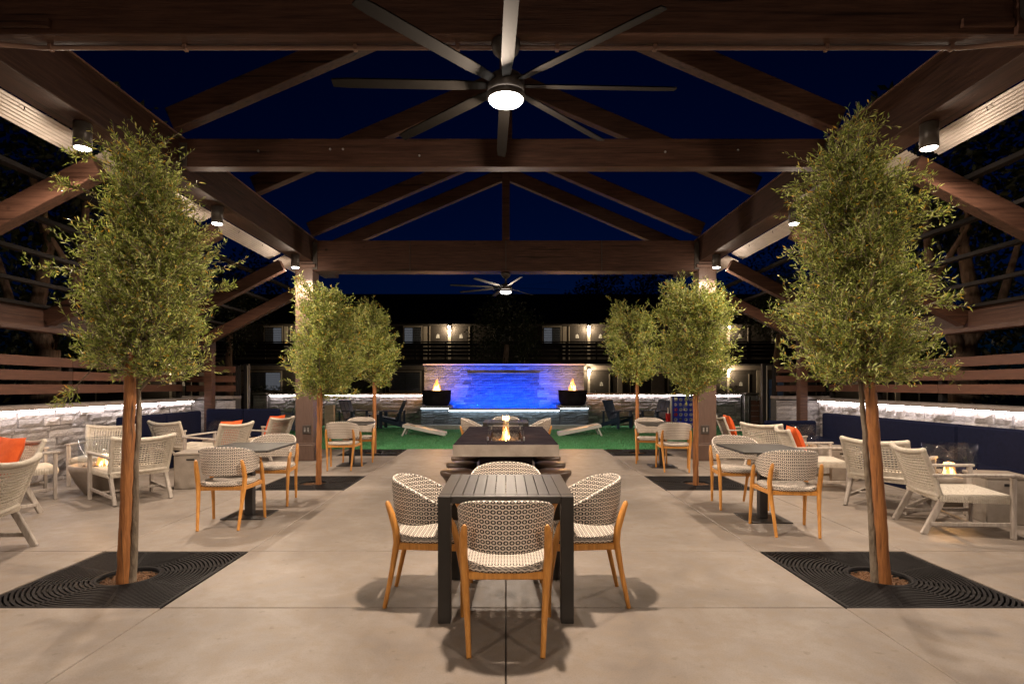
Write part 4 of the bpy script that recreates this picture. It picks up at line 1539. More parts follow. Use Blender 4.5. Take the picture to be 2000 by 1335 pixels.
# ------------------------------------------------------------------ navy corner benches
def bench(label, s):
    b_ = thing('corner_bench', label, 'bench', (0, 0, 0), 0, 'navy corner benches')
    def part(name, x0, x1, y0, y1, z0, z1, ch=0.03):
        m_ = MB()
        m_.box(s * x0, s * x1, y0, y1, z0, z1, ch)
        obj(name, m_, 'navy', b_)
    ya = 9.0 if s < 0 else 4.2
    yb_ = 11.35 if s < 0 else 10.45
    xo = 6.25 if s < 0 else 5.98
    n = 2 if s < 0 else 4
    for k in range(n):
        a, c = ya + (yb_ - ya) * k / n, ya + (yb_ - ya) * (k + 1) / n
        part('seat_cushion', xo - 0.62, xo - 0.13, a + 0.003, c - 0.003, 0.30, 0.44)
        part('back_cushion', xo - 0.125, xo, a + 0.003, c - 0.003, 0.30, 0.89)
    part('base', xo - 0.60, xo - 0.003, ya + 0.02, yb_ - 0.002, 0.0, 0.297, 0.005)
    # return across the end
    x_in = 4.72 if s < 0 else 5.0
    m = 2 if s < 0 else 1
    xr = xo - 0.0
    for k in range(m):
        a, c = x_in + (xr - x_in) * k / m, x_in + (xr - x_in) * (k + 1) / m
        part('seat_cushion', a + 0.003, c - 0.003, yb_ + 0.004, yb_ + 0.36, 0.30, 0.44)
        part('back_cushion', a + 0.003, c - 0.003, yb_ + 0.364, yb_ + 0.50, 0.30, 0.91 if s < 0 else 0.72)
    part('base', x_in + 0.02, xr - 0.004, yb_ + 0.004, yb_ + 0.48, 0.0, 0.297, 0.005)
bench('navy corner bench along the left wall and across its end', -1)
bench('long navy corner bench along the right wall', 1)

# ------------------------------------------------------------------ lawn furniture and games
def make_adirondack():
    c = thing('adirondack_chair', '', 'chair')
    for k in range(3):
        x0 = -0.25 + k * 0.168
        m_ = MB()
        m_.bar((x0 + 0.082, -0.16, 0.27), (x0 + 0.082, -0.43, 0.90 - 0.0 * k), 0.162, 0.022, 0.004, up=(0, 1, 0.4))
        obj('back_board', m_, 'navy_poly', c)
    for k in range(5):
        f = k / 4
        m_ = MB()
        y = 0.33 - 0.47 * f
        m_.bar((-0.26, y, 0.37 - 0.10 * f), (0.26, y, 0.37 - 0.10 * f), 0.105, 0.022, 0.004, up=(0, -0.2, 1))
        obj('seat_board', m_, 'navy_poly', c)
    for s in (-1, 1):
        m_ = MB()
        m_.bar((s * 0.285, 0.36, 0.31), (s * 0.285, -0.50, 0.065), 0.026, 0.12, 0.004)
        obj('side_rail', m_, 'navy_poly', c)
        m_ = MB()
        m_.bar((s * 0.315, 0.30, -0.01), (s * 0.315, 0.30, 0.545), 0.11, 0.026, 0.004, up=(1, 0, 0))
        obj('leg', m_, 'navy_poly', c)
        m_ = MB()
        m_.bar((s * 0.335, 0.39, 0.56), (s * 0.32, -0.36, 0.55), 0.125, 0.024, 0.004)
        obj('armrest', m_, 'navy_poly', c)
        m_ = MB()
        m_.bar((s * 0.30, -0.33, 0.10), (s * 0.30, -0.33, 0.54), 0.03, 0.07, 0.004, up=(0, 1, 0))
        obj('rear_support', m_, 'navy_poly', c)
    return c
ac = Proto(make_adirondack(), 'navy slatted lawn chairs')
N_ = 'navy slatted lawn chair '
ac.place((-5.05, 18.65, 0), facing(0.80, -0.55), N_ + 'left of the left lawn side table')
ac.place((-3.75, 18.60, 0), facing(-0.97, 0.05), N_ + 'between the left side table and the water wall')
ac.place((-6.75, 16.95, 0), facing(-0.90, -0.35), N_ + 'half hidden beside the left post')
ac.place((3.68, 18.60, 0), facing(0.62, -0.78), N_ + 'between the water wall and the right side table')
ac.place((5.0, 18.75, 0), facing(-0.80, -0.55), N_ + 'next to the giant connect game')
def make_side_table():
    t = thing('lawn_side_table', '', 'table')
    for k in range(3):
        m_ = MB()
        m_.box(-0.22 + k * 0.148, -0.22 + k * 0.148 + 0.142, -0.22, 0.22, 0.43, 0.452, 0.004)
        obj('top_board', m_, 'navy_poly', t)
    for sx in (-1, 1):
        for sy in (-1, 1):
            m_ = MB()
            m_.box(sx * 0.20, sx * 0.15, sy * 0.20, sy * 0.15, -0.01, 0.428, 0.004)
            obj('leg', m_, 'navy_poly', t)
    return t
stb = Proto(make_side_table(), 'low navy side tables on the lawn')
stb.place((-4.40, 18.75, 0), 0, 'low navy side table between the two left lawn chairs')
stb.place((4.36, 18.85, 0), 0, 'low navy side table between the two right lawn chairs')

def cornhole(label, x_low, y, s):
    """board rises from x_low away from the middle of the lawn (s = -1 left, 1 right)"""
    b_ = thing('cornhole_board', label, 'game board', (x_low, y, 0), 0, 'white cornhole boards')
    L, H = 1.17, 0.30
    m_ = MB()
    m_.bar((0, 0, 0.055), (s * L, 0, H), 0.60, 0.016, 0.003)
    obj('deck', m_, 'white', b_)
    for sy in (-1, 1):
        m_ = MB()
        m_.bar((0, sy * 0.312, 0.035), (s * L, sy * 0.312, H - 0.022), 0.022, 0.085, 0.003)
        obj('side_board', m_, 'white', b_)
        m_ = MB()
        m_.bar((s * (L - 0.10), sy * 0.27, H - 0.06), (s * (L + 0.02), sy * 0.27, -0.01), 0.04, 0.07, 0.003, up=(0, 1, 0))
        obj('leg', m_, 'white', b_)
    for x, z in ((0.0, 0.03), (s * L, H - 0.03)):
        m_ = MB()
        m_.box(x - 0.011, x + 0.011, -0.30, 0.30, max(z - 0.045, -0.01), z + 0.02, 0.003)
        obj('end_board', m_, 'white', b_)
    m_ = MB()
    sl = (H - 0.055) / L
    m_.lathe([(0.001, 0.0), (0.075, 0.0), (0.083, 0.002)], 24)
    o = obj('hole', m_, 'black', b_, (s * (L - 0.23), 0, 0.055 + sl * (L - 0.23) + 0.0115))
    o.rotation_euler = (0, -s * math.atan(sl), 0)
    return b_
cornhole('white cornhole board on the left of the lawn', -1.70, 15.95, -1)
cornhole('white cornhole board on the right of the lawn', 1.48, 15.95, 1)

# giant four in a row
gf = thing('giant_connect_game', 'giant blue four in a row game with round holes on the lawn', 'game', (5.12, 17.35, 0), R(-6))
NC, NR, P = 7, 6, 0.152
Wd, Hd, zb0 = NC * P + 0.05, NR * P + 0.05, 0.10
for fy, nm in ((-0.05, 'front_panel'), (0.05, 'rear_panel')):
    m_ = MB()
    for i in range(NC):
        for j in range(NR):
            cx, cz = 0.025 + P * (i + 0.5), zb0 + 0.025 + P * (j + 0.5)
            vs_, fs = [], []
            N2 = 16
            for q in range(N2):
                a = 2 * math.pi * q / N2
                vs_.append((cx + 0.055 * math.cos(a), fy, cz + 0.055 * math.sin(a)))
            for q in range(N2):
                a = 2 * math.pi * q / N2
                k = (P / 2) / max(abs(math.cos(a)), abs(math.sin(a)))
                vs_.append((cx + k * math.cos(a), fy, cz + k * math.sin(a)))
            for q in range(N2):
                q2 = (q + 1) % N2
                fs.append((q, q2, N2 + q2, N2 + q))
            m_.add(vs_, fs)
    m_.box(0, 0.025, fy - 0.002, fy + 0.002, zb0, zb0 + Hd)
    m_.box(Wd - 0.025, Wd, fy - 0.002, fy + 0.002, zb0, zb0 + Hd)
    m_.box(0.0255, Wd - 0.0255, fy - 0.002, fy + 0.002, zb0 + Hd - 0.025, zb0 + Hd)
    m_.box(0.0255, Wd - 0.0255, fy - 0.002, fy + 0.002, zb0, zb0 + 0.025)
    obj(nm, m_, 'game_blue', gf)
for i in range(NC + 1):
    m_ = MB()
    x = 0.025 + P * i
    m_.box(x - 0.006, x + 0.006, -0.047, 0.047, zb0 + 0.01, zb0 + Hd - 0.01)
    obj('divider', m_, 'game_blue', gf)
for x in (-0.025, Wd + 0.025):
    m_ = MB()
    m_.box(x - 0.022, x + 0.022, -0.06, 0.06, -0.01, zb0 + Hd + 0.02, 0.008)
    fp = obj('side_post', m_, 'white', gf)
    m_ = MB()
    m_.box(x - 0.024, x + 0.024, -0.28, 0.28, -0.011, 0.04, 0.008)
    obj('foot', m_, 'white', fp)
m_ = MB()
m_.box(-0.002, Wd + 0.002, -0.06, -0.053, zb0 + Hd - 0.004, zb0 + Hd + 0.02, 0.002)
obj('top_rail', m_, 'white', gf)
rg = random.Random(5)
for i in range(NC):
    for j in range(NR):
        if i == 0 and j in (2, 3):
            mt = 'game_red'
        elif rg.random() < 0.75:
            mt = 'game_grey'
        else:
            continue
        m_ = MB()
        m_.lathe([(0.026, -0.008), (0.062, -0.008), (0.062, 0.008), (0.026, 0.008), (0.026, -0.008)], 18)
        o = obj('disc', m_, mt, gf, (0.025 + P * (i + 0.5), 0.0, zb0 + 0.025 + P * (j + 0.5)))
        o.rotation_euler = (R(90), 0, 0)
ds = thing('disc_stand', 'stack of red game discs on a white rod beside the blue game', 'game', (4.93, 17.1, 0))
m_ = MB()
m_.tube([(0, 0, -0.01), (0, 0, 0.72)], 0.022, 12)
m_.lathe([(0.12, -0.01), (0.12, 0.03), (0.02, 0.04)], 20)
obj('rod', m_, 'white', ds)
for k in range(8):
    m_ = MB()
    m_.lathe([(0.024, 0.0), (0.07, 0.0), (0.075, 0.02), (0.075, 0.045), (0.07, 0.062), (0.024, 0.062)], 20)
    obj('disc', m_, 'game_red', ds, (0, 0, 0.042 + k * 0.064))

# block tower
tw = thing('block_tower', 'tall tower of pale wooden blocks beside the left post', 'game', (-5.50, 17.6, -0.01), R(8))
for k in range(11):
    for q in range(3):
        m_ = MB()
        d = (q - 1) * 0.092
        if k % 2:
            m_.box(-0.138, 0.138, d - 0.045, d + 0.045, k * 0.072, k * 0.072 + 0.070, 0.004)
        else:
            m_.box(d - 0.045, d + 0.045, -0.138, 0.138, k * 0.072, k * 0.072 + 0.070, 0.004)
        obj('block', m_, 'pine', tw)

# gates in the gaps beside the far piers
def gate(label, x0, x1, y, mat_, h):
    g_ = thing('metal_gate', label, 'gate', (x0, y, 0), 0, 'dark gates beside the lawn')
    L = x1 - x0
    m_ = MB()
    for x in (0.03, L - 0.03):
        m_.box(x - 0.03, x + 0.03, -0.03, 0.03, -0.16, h + 0.05, 0.004)
    obj('frame', m_, 'black', g_)
    n = 6
    for k in range(n):
        m_ = MB()
        m_.box(0.064, L - 0.064, -0.012, 0.012, 0.05 + (h - 0.08) * k / n, 0.05 + (h - 0.08) * (k + 1) / n - 0.02, 0.003)
        obj('gate_board', m_, mat_, g_)
    m_ = MB()
    m_.tube([(L - 0.16, -0.02, 0.95), (L - 0.16, -0.06, 0.95), (L - 0.16, -0.06, 1.1), (L - 0.16, -0.02, 1.1)], 0.009, 6)
    obj('handle', m_, 'steel', g_)
gate('black slatted gate left of the lawn beside the tall dark pole', -7.45, -6.75, 14.6, 'motel_dark', 1.05)
gate('tall navy gate right of the lawn beside the stone return wall', 6.65, 7.15, 14.4, 'navy_poly', 1.6)
gate('low brown slatted gate beside the right far wall', 6.98, 7.36, 16.2, 'board', 1.02)
for s, lab, xp, yp, hh in ((-1, 'left', -6.62, 14.4, 1.95), (1, 'right', 6.55, 14.3, 1.95)):
    p_ = thing('dark_pole', 'tall dark steel pole by the %s gate' % lab, 'pole', (xp, yp, 0), 0, 'dark poles by the gates')
    m_ = MB()
    m_.box(-0.06, 0.06, -0.06, 0.06, -0.16, hh, 0.006)
    obj('shaft', m_, 'black', p_)
    m_ = MB()
    m_.box(-0.085, 0.085, -0.085, 0.085, -0.16, -0.005, 0.006)
    obj('base_plate', m_, 'black', p_)
    m_ = MB()
    m_.box(0.035, 0.055, -0.068, -0.0615, 0.2, hh - 0.05)
    obj('pale_edge', m_, 'motel_trim', p_)

# ------------------------------------------------------------------ olive trees
def leaf_shoot(lv, tw_, base, d, L, rs, ll, lw, nl):
    up = Vector((0, 0, 1))
    a = d.cross(up)
    if a.length < 0.05:
        a = d.cross(Vector((1, 0, 0)))
    a.normalize()
    b_ = a.cross(d).normalized()
    curve = Vector((rs.gauss(0, 0.25), rs.gauss(0, 0.25), rs.gauss(0.08, 0.25)))
    last = base
    for k in range(nl):
        f = (k + 1) / nl
        p = base + d * (L * f) + curve * (L * f * f * 0.5)
        th = rs.uniform(0, 6.283)
        side = a * math.cos(th) + b_ * math.sin(th)
        ld = (d * rs.uniform(0.35, 1.0) + side * rs.uniform(0.5, 1.0) + Vector((0, 0, rs.uniform(-0.15, 0.3)))).normalized()
        n_ = ld.cross(Vector((rs.uniform(-1, 1), rs.uniform(-1, 1), rs.uniform(-1, 1))))
        if n_.length < 0.1:
            continue
        n_.normalize()
        l_ = ll * rs.uniform(0.65, 1.25)
        w_ = lw * rs.uniform(0.8, 1.2)
        m2 = ld.cross(n_)
        mid = p + ld * (l_ * 0.5) + m2 * (l_ * rs.uniform(0.0, 0.08))
        lv.add([p, mid + n_ * w_, p + ld * l_, mid - n_ * w_], [(0, 1, 2), (0, 2, 3)])
    end = base + d * L + curve * (L * 0.5)
    mid = base + d * (L * 0.5) + curve * (L * 0.125)
    tw_.tube([base, mid, end], [0.0028, 0.002, 0.001], 3, caps=False, smooth=False)

def crown(prof, cy0, depth, n, seed, ll, lw, nl, Ls, fit, trunk_top, extra=()):
    rs = random.Random(seed)
    lv, tw_ = MB(), MB()
    off = Vector((seed * 3.1, seed * 1.7, 0))
    zs = [p[0] for p in prof]
    wts = []
    def at(z):
        for k in range(len(prof) - 1):
            (za, la, ra), (zc, lc_, rc_) = prof[k], prof[k + 1]
            if za >= z >= zc:
                f = (za - z) / max(1e-6, za - zc)
                return la + (lc_ - la) * f, ra + (rc_ - ra) * f
        return prof[-1][1], prof[-1][2]
    wmax = max(r - l for _, l, r in prof)
    made = 0
    def hull(z, th, f):
        l, r = at(z)
        cx, hw = (l + r) / 2, (r - l) / 2 * fit
        lobe = 1.0 + 0.30 * noise.noise(Vector((math.cos(th) * 1.3, math.sin(th) * 1.3, z * 2.6)) + off)
        return Vector((cx + f * hw * lobe * math.cos(th), cy0 + f * hw * lobe * depth * math.sin(th), z))
    per = 15
    while made < n:
        # a branchlet from the axis out to the hull, with shoots clustered along its outer part
        z = rs.uniform(zs[-1], zs[0])
        l, r = at(z)
        if rs.random() > ((r - l) / wmax) ** 1.3 + 0.05:
            continue
        th = rs.uniform(0, 6.283)
        tip = hull(z, th, rs.uniform(0.55, 1.0) if rs.random() < 0.75 else rs.uniform(0.1, 0.6))
        rise = rs.uniform(0.05, 0.30)
        start = hull(max(zs[-1], z - rise), th + rs.uniform(-0.8, 0.8), 0.12)
        mid = start.lerp(tip, 0.55) + Vector((rs.gauss(0, 0.03), rs.gauss(0, 0.03), rs.uniform(-0.02, 0.05)))
        tw_.tube([start, mid, tip], [0.006, 0.004, 0.002], 4, caps=False)
        main = (tip - mid).normalized()
        sz = rs.uniform(0.035, 0.075)
        for q in range(rs.randint(per - 5, per + 6)):
            f = 1 - rs.random() ** 1.3 * 0.62
            p = (start.lerp(mid, f / 0.55) if f < 0.55 else mid.lerp(tip, (f - 0.55) / 0.45)) + Vector((rs.gauss(0, sz), rs.gauss(0, sz), rs.gauss(0, sz)))
            out = Vector((math.cos(th), math.sin(th), 0))
            d = (main * 0.55 + out * 0.35 + Vector((rs.gauss(0, 0.45), rs.gauss(0, 0.45), rs.gauss(0.30, 0.45)))).normalized()
            leaf_shoot(lv, tw_, p - d * 0.04, d, rs.uniform(*Ls), rs, ll, lw, nl)
            made += 1
    for base, tip in extra:     # loose sprays standing out of the outline
        base, tip = Vector(base), Vector(tip)
        dd = tip - base
        tw_.tube([base, base.lerp(tip, 0.5) + Vector((0, 0, 0.015)), tip], [0.005, 0.004, 0.002], 4, caps=False)
        for k in range(14):
            f = rs.uniform(0.35, 1.0)
            d = (dd.normalized() + Vector((rs.gauss(0, 0.5), rs.gauss(0, 0.5), rs.gauss(0.1, 0.5)))).normalized()
            leaf_shoot(lv, tw_, base + dd * f, d, rs.uniform(0.05, 0.13), rs, ll, lw, 9)
    return lv, tw_

def olive(label, base, top, prof, n, seed, stake_side, ll=0.045, lw=0.0050, nl=13, Ls=(0.10, 0.22), extra=(), stake_top=None, fit=0.86, grp='olive trees in the patio grates'):
    t = thing('olive_tree', label, 'tree', base, 0, grp)
    bx_, by_ = base[0], base[1]
    rs = random.Random(seed + 500)
    prof = [(z, l - bx_, r - bx_) for z, l, r in prof]
    tx = top[0] - bx_
    zt = top[2]
    # trunk
    m_ = MB()
    pts, rr = [], []
    for k in range(13):
        f = k / 12
        z = -0.04 + (zt + 0.75) * f
        pts.append((tx * min(1.2, z / zt) + rs.uniform(-0.006, 0.006), rs.uniform(-0.006, 0.006) + 0.02, z))
        rr.append(0.029 * (1 - 0.70 * f) + 0.008 * (1 - f) ** 6 + rs.uniform(-0.0015, 0.0015))
    m_.tube(pts, rr, 10)
    obj('trunk', m_, 'bark', t)
    # limbs
    m_ = MB()
    zhi = prof[0][0]
    for k in range(16):
        z0 = zt * 0.96 + (zhi - zt) * 0.55 * k / 16
        a = k * 2.4 + rs.uniform(-0.3, 0.3)
        z1 = min(zhi - 0.1, z0 + rs.uniform(0.25, 0.5))
        rad_ = rs.uniform(0.22, 0.38)
        x0 = tx * min(1.2, z0 / zt)
        m_.tube([(x0, 0.02, z0), (x0 + rad_ * 0.5 * math.cos(a), 0.02 + rad_ * 0.5 * math.sin(a), z0 + (z1 - z0) * 0.4), (x0 + rad_ * math.cos(a), 0.02 + rad_ * math.sin(a), z1)], [0.013, 0.009, 0.004], 6)
    obj('limb', m_, 'bark', t)
    lv, tw_ = crown(prof, 0.0, 0.92, n, seed, ll, lw, nl, Ls, fit, zt, [((b[0] - bx_, b[1] - by_, b[2]), (c[0] - bx_, c[1] - by_, c[2])) for b, c in extra])
    o = obj('crown', lv, 'leaf', t)
    o['kind'] = 'stuff'
    o = obj('twigs', tw_, 'bark', t)
    o['kind'] = 'stuff'
    # stake tied beside the trunk
    sx = stake_side * 0.020
    st_ = thing('tree_stake', 'brown wooden stake of the ' + label.split(',')[0], 'stake', (bx_ + sx, by_ - 0.052, 0), 0, 'wooden tree stakes')
    m_ = MB()
    sh = stake_top or (zt + 0.25)
    n_s = 22
    m_.tube([(tx * sh / zt * k / n_s + rs.uniform(-0.003, 0.003), rs.uniform(-0.003, 0.003), -0.05 + (sh + 0.05) * k / n_s) for k in range(n_s + 1)],
            [0.0385 + rs.uniform(-0.0022, 0.0022) for k in range(n_s + 1)], 11)
    obj('shaft', m_, 'stake', st_)
    return t

olive('nearest olive tree on the left, bushy crown tapering to a spire', (-2.735, 4.10, 0), (-2.68, 4.10, 1.42),
      [(3.13, -2.67, -2.57), (3.07, -2.76, -2.45), (3.00, -2.88, -2.41), (2.91, -2.90, -2.40), (2.76, -2.92, -2.32), (2.59, -2.93, -2.25), (2.41, -3.03, -2.16), (2.22, -3.1, -2.08), (2.04, -3.1, -2.08), (1.89, -3.1, -2.16), (1.74, -3.16, -2.16), (1.64, -3.13, -2.17), (1.55, -3.06, -2.22), (1.50, -2.9, -2.36)],
      2900, 11, -1, ll=0.038, lw=0.0043, nl=17, fit=0.78, extra=[((-2.95, 4.0, 2.2), (-3.36, 4.0, 2.24)), ((-2.8, 4.0, 2.95), (-3.10, 4.0, 3.05)), ((-2.2, 4.0, 2.0), (-1.98, 4.0, 2.10)), ((-2.95, 4.0, 1.5), (-3.1, 3.95, 1.28)), ((-2.9, 4.0, 2.75), (-3.13, 4.0, 2.82))])
olive('nearest olive tree on the right, tall ragged crown', (2.70, 4.08, 0), (2.58, 4.08, 1.45),
      [(3.28, 2.45, 2.52), (3.20, 2.38, 2.60), (3.09, 2.27, 2.64), (2.97, 2.12, 2.72), (2.86, 2.10, 2.86), (2.71, 2.09, 2.97), (2.55, 2.03, 3.04), (2.36, 2.01, 3.04), (2.18, 2.03, 3.06), (2.0, 2.0, 3.1), (1.81, 1.96, 3.12), (1.68, 1.96, 3.14), (1.58, 2.02, 3.08), (1.50, 2.15, 2.95), (1.46, 2.3, 2.75)],
      3200, 12, 1, ll=0.038, lw=0.0043, nl=17, fit=0.76, extra=[((2.9, 4.0, 2.6), (3.14, 4.0, 2.64)), ((2.95, 4.0, 1.95), (3.2, 4.0, 2.02)), ((2.15, 4.0, 1.8), (1.9, 4.0, 1.88)), ((2.3, 4.0, 2.86), (2.02, 4.0, 2.80)), ((2.7, 4.0, 2.86), (2.97, 4.0, 2.88)), ((2.75, 4.0, 2.66), (3.0, 4.0, 2.75)), ((2.9, 4.0, 1.5), (3.12, 3.95, 1.5))])
olive('round olive tree before the left post', (-2.68, 8.05, 0), (-2.66, 8.05, 1.35),
      [(2.81, -3.0, -2.63), (2.68, -2.96, -2.45), (2.5, -3.0, -2.16), (2.29, -3.02, -2.05), (2.07, -3.09, -2.03), (1.78, -3.14, -2.05), (1.52, -3.14, -2.09), (1.38, -3.03, -2.16), (1.27, -2.85, -2.34)],
      2200, 13, 1, ll=0.055, lw=0.0065)
olive('round olive tree before the right post', (2.70, 8.0, 0), (2.70, 8.0, 1.35),
      [(2.80, 2.4, 3.0), (2.72, 2.13, 3.17), (2.67, 2.1, 3.21), (2.49, 2.1, 3.28), (2.2, 2.11, 3.32), (1.85, 2.08, 3.28), (1.59, 2.1, 3.25), (1.41, 2.24, 3.14), (1.31, 2.46, 2.92)],
      2300, 14, -1, ll=0.055, lw=0.0065)
olive('small far olive tree left of the lawn entry', (-2.76, 11.8, 0), (-2.76, 11.8, 1.5),
      [(3.02, -3.01, -2.69), (2.8, -3.17, -2.4), (2.48, -3.22, -2.3), (2.06, -3.25, -2.19), (1.74, -3.22, -2.27), (1.47, -3.06, -2.48)],
      1600, 15, 1, ll=0.06, lw=0.0075)
olive('small far olive tree right of the lawn entry', (2.76, 11.8, 0), (2.76, 11.8, 1.5),
      [(3.1, 2.1, 2.31), (2.91, 2.13, 3.0), (2.59, 2.04, 3.21), (2.17, 1.98, 3.27), (1.79, 2.15, 3.21), (1.47, 2.41, 3.05)],
      1600, 16, -1, ll=0.06, lw=0.0075)

# ------------------------------------------------------------------ background trees
def clump_tree(label, base, blobs, n, seed, ll, trunk=None, grp='dark trees round the patio', limbs=()):
    t = thing('dark_tree', label, 'tree', base, 0, grp)
    rs = random.Random(seed)
    lv = MB()
    tot = sum(r ** 2 for *_, r in blobs)
    for (x, y, z, r) in blobs:
        for k in range(int(n * r * r / tot)):
            d = Vector((rs.gauss(0, 1), rs.gauss(0, 1), rs.gauss(0, 1))).normalized()
            p = Vector((x, y, z)) + d * r * rs.random() ** 0.4
            if noise.noise(p * (1.6 / r) + Vector((seed, 0, 0))) < -0.18:
                continue
            ld = (d + Vector((rs.gauss(0, 0.7), rs.gauss(0, 0.7), rs.gauss(-0.3, 0.6)))).normalized()
            nn = ld.cross(Vector((rs.uniform(-1, 1), rs.uniform(-1, 1), rs.uniform(-1, 1))))
            if nn.length < 0.1:
                continue
            nn.normalize()
            l_ = ll * rs.uniform(0.6, 1.3)
            mid = p + ld * l_ * 0.5
            lv.add([p, mid + nn * l_ * 0.22, p + ld * l_, mid - nn * l_ * 0.22], [(0, 1, 2), (0, 2, 3)])
    o = obj('crown', lv, 'dark_leaf', t)
    o['kind'] = 'stuff'
    m_ = MB()
    tr, th = trunk
    m_.tube([(0, 0, -0.17), (0.03, 0, th * 0.3), (-0.04, 0.03, th * 0.7), (0.05, 0, th)], [tr * 1.25, tr, tr * 0.95, tr * 0.7], 14)
    obj('trunk', m_, 'big_bark', t)
    for pts, r0 in limbs:
        m_ = MB()
        m_.tube(pts, [r0 * (1 - 0.6 * k / (len(pts) - 1)) for k in range(len(pts))], 9)
        obj('limb', m_, 'big_bark', t)
    return t
clump_tree('dark round tree rising behind the middle of the water wall', (0.0, 25.0, 0), [(0, 0, 3.6, 1.35), (-0.8, 0.1, 3.9, 1.0), (0.8, 0, 3.9, 1.0), (0, 0, 4.6, 1.1), (-0.9, 0, 3.0, 0.7), (0.9, 0, 3.0, 0.7)], 9000, 3, 0.13, (0.14, 3.2))
clump_tree('dark weeping tree left of the left post', (-11.8, 24.0, 0), [(0, 0, 4.6, 1.3), (-0.9, 0, 4.3, 1.0), (0.9, 0, 4.4, 0.9), (0.3, 0, 3.4, 0.8), (0, 0, 5.6, 0.9)], 6000, 4, 0.13, (0.15, 3.6))
clump_tree('dark tree right of the right post', (11.6, 24.0, 0), [(0, 0, 4.6, 1.2), (-0.8, 0, 4.2, 0.9), (0.8, 0, 4.5, 1.0), (0, 0, 5.5, 0.9)], 5000, 5, 0.13, (0.15, 3.6))
for k, (x, y, z, r, lab) in enumerate([(7.5, 44, 8.3, 2.2, 'dark tree silhouette above the motel roof, right of its middle'), (12.0, 45, 8.4, 2.6, 'wide dark tree silhouette above the motel roof near the right post'), (-20, 44, 8.8, 3.0, 'dark tree silhouette above the motel roof far left'), (21, 44, 9.0, 3.2, 'dark tree silhouette above the motel roof far right')]):
    clump_tree(lab, (x, y, 0), [(0, 0, z, r), (r * 0.7, 0, z - 0.7, r * 0.7), (-r * 0.7, 0, z - 0.5, r * 0.75), (0.2, 0, z + r * 0.6, r * 0.6)], 3500, 20 + k, 0.3, (0.3, z - 1))
for s, lab in ((1, 'right'), (-1, 'left')):
    bx_ = s * 8.9
    lm = [([(0, 0, 2.0), (s * 0.25, 0.1, 2.9), (s * 0.1, 0.2, 4.2), (s * 0.3, 0, 5.6)], 0.17), ([(0, 0, 1.9), (-s * 0.35, 0.1, 2.7), (-s * 0.55, 0.2, 3.8), (-s * 0.8, 0, 5.4)], 0.14),
          ([(0, 0, 2.1), (s * 0.6, -0.1, 3.0), (s * 1.1, 0, 4.4)], 0.11), ([(-s * 0.5, 0.2, 3.4), (-s * 0.2, -0.3, 4.4), (-s * 0.4, -0.4, 5.2)], 0.06)]
    clump_tree('large gnarled trunk tree standing behind the %s fence' % lab, (bx_, 10.9, 0), [(0, 0.5, 5.8, 1.9), (s * 1.4, 0.4, 5.2, 1.8), (-s * 1.0, 0.3, 6.0, 1.3), (0.2, 2.0, 4.8, 1.6), (s * 2.6, 0, 4.0, 1.8), (s * 1.4, 1.6, 3.2, 1.4), (s * 2.2, 2.6, 2.4, 1.5), (s * 0.6, 3.2, 3.4, 1.3)], 14000, 30 + s, 0.19, (0.27, 2.1), 'gnarled trees behind the fences', lm)
    clump_tree('second dark tree behind the %s fence, nearer the camera' % lab, (s * 9.6, 6.4, 0), [(0, 0, 4.6, 1.9), (s * 0.8, 1.2, 3.8, 1.8), (-s * 0.6, 0.4, 5.6, 1.5), (s * 0.4, -1.6, 3.8, 1.8), (s * 1.0, 2.4, 3.0, 1.5), (s * 0.8, 0.2, 2.4, 1.5), (s * 0.2, 2.6, 5.0, 1.4)], 14000, 40 + s, 0.19, (0.2, 3.4), 'gnarled trees behind the fences')
hedge_spots = [(-14.2, -11.0), (-9.9, -7.4), (9.0, 12.6)]
for k, (xa, xb) in enumerate(hedge_spots):
    h_ = thing('hedge', ['clipped green hedge below the far left motel windows', 'clipped green hedge behind the left far wall', 'clipped green hedge behind the right far wall'][k], 'hedge', ((xa + xb) / 2, 30.5, 0), 0, 'clipped hedges before the motel')
    lv = MB()
    rs = random.Random(60 + k)
    for q in range(2600):
        p = Vector((rs.uniform(xa, xb) - (xa + xb) / 2, rs.uniform(-0.4, 0.4), rs.uniform(0, 1.35)))
        d = Vector((rs.gauss(0, 1), rs.gauss(-0.5, 1), rs.gauss(0.4, 1))).normalized()
        nn = d.cross(Vector((rs.gauss(0, 1), rs.gauss(0, 1), rs.gauss(0, 1)))).normalized()
        lv.add([p, p + d * 0.05 + nn * 0.025, p + d * 0.1, p + d * 0.05 - nn * 0.025], [(0, 1, 2), (0, 2, 3)])
    o = obj('foliage', lv, 'dark_leaf', h_)
    o['kind'] = 'stuff'
    m_ = MB()
    for q in range(6):
        x = (xb - xa) * (q / 5 - 0.5) * 0.9
        m_.tube([(x, 0, -0.17), (x, 0, 1.0)], 0.03, 6)
    o = obj('stems', m_, 'big_bark', h_)
    o['kind'] = 'stuff'

